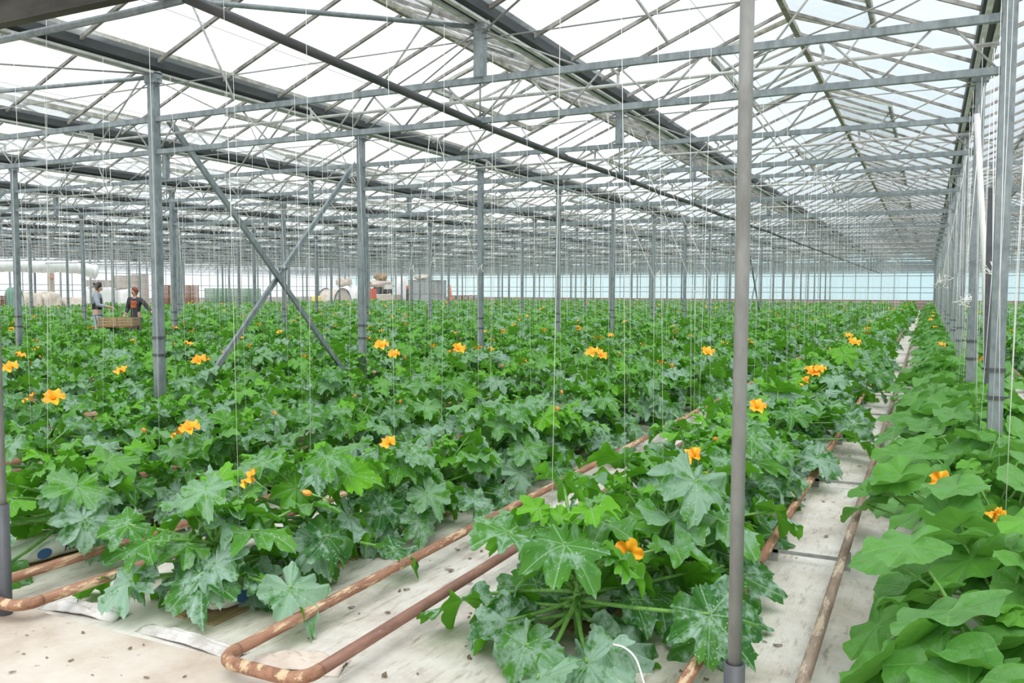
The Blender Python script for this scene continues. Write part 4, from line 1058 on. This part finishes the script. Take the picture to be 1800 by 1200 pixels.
def soft_box(a, b, seed=0, n=10, amp=.06, p=4.0):
    "a lumpy rounded box standing on the floor"
    rnd = random.Random(seed); ph = [rnd.uniform(0, 6) for _ in range(6)]; m = MB(); vs = []; nu, nv = 28, 14
    c = [(a[i]+b[i])/2 for i in range(3)]; h = [(b[i]-a[i])/2 for i in range(3)]
    for j in range(nv+1):
        t = PI*j/nv
        for i in range(nu):
            u = 2*PI*i/nu; d = Vector((math.sin(t)*math.cos(u), math.sin(t)*math.sin(u), math.cos(t)))
            k = (abs(d.x)**p+abs(d.y)**p+abs(d.z)**p)**(-1/p)
            w_ = 1+amp*(math.sin(3*u+ph[0]+4*t)+math.sin(5*u+ph[1]-3*t))*(.3 if d.z < -.5 else 1)
            vs.append((c[0]+d.x*k*h[0]*w_, c[1]+d.y*k*h[1]*w_, max(a[2], c[2]+d.z*k*h[2]*(w_ if d.z > 0 else 1))))
    m.add(vs, [(j*nu+i, (j+1)*nu+i, (j+1)*nu+(i+1)%nu, j*nu+(i+1)%nu) for j in range(nv) for i in range(nu)], True); return m
def lump(name, px0, px1, y0, ytop, X, dx, mat, lab, cat, seed=0, amp=.06, p=4.0, z0=None):
    p0, p1 = at(px0, 520, X), at(px1, 520, X); zt = zof((px0+px1)/2, ytop, X); zb = 0 if z0 is None else z0
    return tag(part(name, soft_box((X-dx/2, p0.y, zb), (X+dx/2, p1.y, zt), seed, amp=amp, p=p), M[mat]), lab, cat)
# tarpaulin over a stack at the left edge, white sheet thrown across it
p0, p1 = at(15, 520, -45.5), at(37, 520, -45.5); zt = zof(26, 506, -45.5)
o = link('covered_stack', None); part('green_tarpaulin', soft_box((-46, p0.y, 0), (-45.1, p1.y, zt), 3, amp=.04), M['sheetg'], o)
wm = MB(); n = 8; vs = []
for j in range(n+1):
    for i in range(n+1): vs.append((-45.05+.04*math.sin(i*2+j), p0.y+(p1.y-p0.y)*(.10+.45*i/n+.35*(1-j/n)), .35+(zt+.03-.35)*j/n))
wm.add(vs, [(j*(n+1)+i, j*(n+1)+i+1, (j+1)*(n+1)+i+1, (j+1)*(n+1)+i) for j in range(n) for i in range(n)], True)
q = part('white_sheet', wm, M['white_sheet'], o); q.modifiers.new('t', 'SOLIDIFY').thickness = .02
tag(o, 'stack covered by a green tarpaulin with a white sheet thrown over it, far left', 'covered stack')
lump('big_sack', 38, 68, 540, 515, -46.5, 1.2, 'beige', 'pale beige big sack beside the green covered stack', 'sack', 1)
lump('big_sack', 69, 101, 540, 514, -46.5, 1.2, 'beige', 'pale beige big sack under the red round sign', 'sack', 2)
lump('big_sack', 104, 150, 540, 524, -46.5, 1.4, 'beige', 'low dusty beige heap left of the person in the black vest', 'heap', 3, amp=.1, p=2.6)
# inflated air duct
m = MB(); pts = []; rr = []
ya, yb2 = at(-60, 470, -46.8).y, at(168, 470, -46.8).y
for i in range(40):
    t = i/39; pts.append((-46.8+.04*math.sin(i*1.3), ya+(yb2-ya)*t, 2.92-.06*abs(math.sin(t*9))-.25*max(0, t-.86)/.14)); rr.append(.36*(1+.05*math.sin(i*2.1)+.03*math.sin(i*5.3))*(1 if t < .93 else 1+.3*(t-.93)/.07))
m.tube(pts, rr, 24); o = link('air_duct', None); part('duct', m, M['white_sheet'], o)
for k in range(5):
    yy = ya+(yb2-ya)*(.1+.2*k); part('hanging_wire', MB().tube([(-46.8, yy, 3.2), (-46.8, yy, 3.9)], .012, 6), M['wire'], o)
tag(o, 'long white inflated plastic air duct hanging at the left over the work aisle', 'air duct')
# post with a red round sign
p = at(90, 487, -47.6); o = link('sign_post', None, loc=(p.x, p.y, 0)); part('post', MB().box((-.05, -.17, 0), (.05, .17, p.z+.25)), M['beige'], o)
part('round_sign', MB().tube([(.055, 0, p.z), (.075, 0, p.z)], .13, 20), M['orange'], o); part('sign_centre', MB().tube([(.07, 0, p.z), (.082, 0, p.z)], .05, 16), M['white'], o)
tag(o, 'pale board post carrying a small orange-red round sign, below the air duct', 'sign')
# pallets of printed cartons
def carton(w_, d_, h_):
    m = MB().box((-d_/2, -w_/2, 0), (d_/2, w_/2, h_)); me = m.mesh('carton', M['cardp']); return me
cme = carton(.82, .7, .42); cpr = MB().box((.352, -.22, .10), (.356, .22, .32)).mesh('printed_panel', M['card']); 
def cartons(px0, px1, ytop, ybot, X, lab, grp):
    p0, p1 = at(px0, 520, X), at(px1, 520, X); zt, zb = zof((px0+px1)/2, ytop, X), zof((px0+px1)/2, ybot, X) if ybot else .0
    nc = max(1, round((p1.y-p0.y)/.84)); nr = max(1, round((zt-zb)/.43)); zb = max(0, zt-nr*.43)
    for c in range(nc):
        for r in range(nr):
            o = link('carton', None, loc=(X, p0.y+(c+.5)*.84, zb+r*.43)); link('box', cme, o); link('printed_panel', cpr, o)
            tag(o, '%s, %s up, %s column from the left' % (lab, ('lowest','second','third','fourth','fifth','sixth')[min(r,5)], ORD[c]), 'carton', grp)
    return zb, p0.y, p0.y+nc*.84
zb, a_, b_2 = cartons(157, 204, 492, 508, -48, 'printed carton behind the person in the vest', 'cartons left')
tag(part('wrapped_pallet', soft_box((-48.45, a_, 0), (-47.55, b_2, zb), 4, amp=.015, p=9), M['white_sheet']), 'white wrapped pallet load under the lower carton row behind the two people', 'pallet')
zb, a_, b_2 = cartons(205, 236, 484, 508, -48, 'printed carton left of the reddish-haired person', 'cartons middle')
tag(part('wrapped_pallet', soft_box((-48.45, a_, 0), (-47.55, b_2, zb), 5, amp=.015, p=9), M['white_sheet']), 'white wrapped pallet load just left of the reddish-haired person', 'pallet')
cartons(238, 258, 484, None, -48, 'carton in the tall stack behind the reddish-haired person', 'cartons tall stack')
# picking cart with brown crates between the two people
pc = pix(208, 540, 21.6)
o = link('picking_cart', None, loc=(pc.x, pc.y, 0), rot=(0, 0, YAW))
fr = MB(); fr.box((-.45, -.25, .62), (.45, .25, .65)); part('deck', fr, M['crate'], o)
for sx in (-.4, .4):
    for sy in (-.22, .22): part('leg', MB().box((sx-.02, sy-.02, .14), (sx+.02, sy+.02, .62)), M['black'], o)
    for sy in (-.21, .21): part('wheel', MB().tube([(sx, sy-.025, .07), (sx, sy+.025, .07)], .07, 16), M['black'], o)
part('push_bar', MB().tube([(-.44, -.2, .64), (-.5, -.2, .92), (-.5, .2, .92), (-.44, .2, .64)], .014, 8), M['black'], o)
tag(o, 'brown picking cart standing among the plants between the two people', 'cart')
cm_ = crate_mesh('crate', .40, .4, .22, M['plank'])
for k, sx in enumerate((-.22, .22)):
    q = link('crate', cm_, loc=(pc.x+sx*C_, pc.y+sx*S_, .65), rot=(0, 0, YAW)); tag(q, 'small brown crate on the picking cart, '+('left one' if k == 0 else 'right one'), 'crate', 'crates on the picking cart')
# hoop tunnel cover, yellow box, wrapped heap
p0, p1 = at(572, 520, -46.5), at(603, 520, -46.5); yc, hw, zt = (p0.y+p1.y)/2, (p1.y-p0.y)/2, zof(588, 507)
o = link('hooped_cover', None, loc=(-46.5, yc, 0)); m = MB(); vs = []; n = 20
for j in range(6):
    for i in range(n+1): vs.append((-.9+1.8*j/5, hw*.94*math.cos(PI*i/n), zt*.96*math.sin(PI*i/n)**.8))
m.add(vs, [(j*(n+1)+i, j*(n+1)+i+1, (j+1)*(n+1)+i+1, (j+1)*(n+1)+i) for j in range(5) for i in range(n)], True); m.add(vs[5*(n+1):], [tuple(range(n+1))]); m.add(vs[:n+1], [tuple(range(n+1))])
part('cover', m, M['card'], o)
for x in (-.92, .92): part('hoop', MB().tube([(x, hw*math.cos(PI*i/20), zt*math.sin(PI*i/20)**.8) for i in range(21)], .06, 8), M['black'], o)
tag(o, 'grey domed cover with dark hoops in front of the white heap', 'cover')
lump('yellow_box', 552, 561, 527, 520, -46.0, .6, 'yellow', 'small yellow box left of the dark hoop', 'box', 7, amp=.01, p=8)
lump('white_heap', 592, 625, 526, 503, -48, 1.6, 'white_sheet', 'heap wrapped in white sheet beside the dark hoop', 'heap', 8, amp=.08)
lump('pale_sack', 596, 613, 503, 488, -48, 1.2, 'beige', 'pale sack lying on top of the white wrapped heap', 'sack', 9, amp=.08, p=3, z0=zof(608, 504, -48))
# machine
X = -47; p0, p1 = at(641, 520, X), at(699, 520, X); L = p1.y-p0.y
o = link('packing_machine', None, loc=(X, p0.y, 0)); zz = lambda y: zof(670, y, X)
part('base', MB().box((-.7, .2, .12), (.7, L-.3, zz(518))), M['beige'], o)
part('dark_drum', MB().tube([(0, L*.35, zz(509)), (0, L*.72, zz(509))], .42, 20), M['black'], o)
part('control_box', MB().box((.3, L*.45, zz(508)), (.75, L*.62, zz(500))), M['white'], o)
part('hopper', soft_box((-.6, L*.10, zz(505)), (.6, L*.80, zz(493)), 12, amp=.10, p=3), M['card'], o)
part('tan_bag', soft_box((-.4, L*.34, zz(494)), (.4, L*.62, zz(480)), 13, amp=.14, p=2.6), M['plank'], o)
part('exhaust', MB().tube([(0, L*.82, zz(520)), (0, L*.82, zz(488))], .08, 10), M['black'], o)
part('red_panel', MB().box((.5, -.05, .2), (.72, L*.16, zz(507))), M['red'], o)
for f in (.15, .5, .85): part('wheel', MB().tube([(.6, L*f, .3), (.78, L*f, .3)], .3, 18), M['black'], o)
tag(o, 'cluttered tan and dark machine far behind the crop, right of the second left post', 'machine')
lump('hanging_bag', 699, 714, 501, 486, -48, .9, 'white_sheet', 'pale translucent bag stacked right of the tan machine', 'bag', 14, amp=.05, p=3)
X = -46; p0, p1 = at(719, 520, X), at(730, 520, X); o = link('small_tractor', None, loc=(X, p0.y, 0)); L = p1.y-p0.y
part('red_hood', soft_box((-.5, 0, zof(724, 509, X)), (.5, L, zof(724, 501, X)), 15, amp=.03), M['red'], o); part('dark_body', MB().box((-.4, .1, .3), (.4, L-.1, zof(724, 509, X)+.02)), M['black'], o)
for f in (.2, .8): part('wheel', MB().tube([(.42, L*f, .35), (.6, L*f, .35)], .35, 18), M['black'], o)
tag(o, 'small red-topped machine left of the grey ribbed tank', 'machine')
X = -43.8; p0, p1 = at(731, 520, X), at(771, 520, X); zt = zof(750, 492, X); o = link('ribbed_tank', None, loc=(X, (p0.y+p1.y)/2, 0)); m = MB(); n = 96; R = (p1.y-p0.y)/2
vs = [(R*.8*math.cos(2*PI*k/n)*(1+.02*(k % 4 > 1)), R*math.sin(2*PI*k/n)*(1+.02*(k % 4 > 1)), z) for z in (0, zt) for k in range(n)]
m.add(vs, [(k, (k+1)%n, n+(k+1)%n, n+k) for k in range(n)] + [tuple(n+k for k in range(n))]); part('wall', m, M['corr'], o)
for z in (.3, zt*.5, zt-.05): part('band', MB().lathe([(R*1.0, z-.03), (R*1.035, z-.03), (R*1.035, z+.03), (R*1.0, z+.03)], 64), M['galv_pale'], o).scale = (.82, 1, 1)
tag(o, 'grey ribbed metal tank standing behind the crop left of the orange cone', 'tank')
lump('pale_sack', 733, 751, 492, 483, -43.8, 1.0, 'beige', 'pale sack lying on the grey ribbed tank', 'sack', 16, amp=.08, p=3, z0=zt)
X = -41.5; p0 = at(791, 520, X); zt = zof(791, 501, X); o = link('orange_cone', None, loc=(X, p0.y, 0))
part('cone', MB().lathe([(.30, .04), (.22, zt*.4), (.12, zt*.8), (.07, zt)], 20, cap=True), M['orange'], o); part('cone_foot', MB().box((-.36, -.36, 0), (.36, .36, .05)), M['orange'], o)
tag(o, 'tall orange cone-like marker right of the ribbed tank', 'cone')
X = -39.2; p0, p1 = at(800, 520, X), at(834, 520, X); zt = zof(815, 519, X); o = link('low_table', None, loc=(X, p0.y, 0)); L = p1.y-p0.y
part('table_top', MB().box((-.6, 0, zt-.1), (.6, L, zt)), M['crate'], o)
for f in (.03, .35, .65, .97): part('leg', MB().box((-.05, L*f-.05, 0), (.05, L*f+.05, zt-.09)), M['black'], o)
tag(o, 'long low dark brown table behind the crop right of the orange marker', 'table')
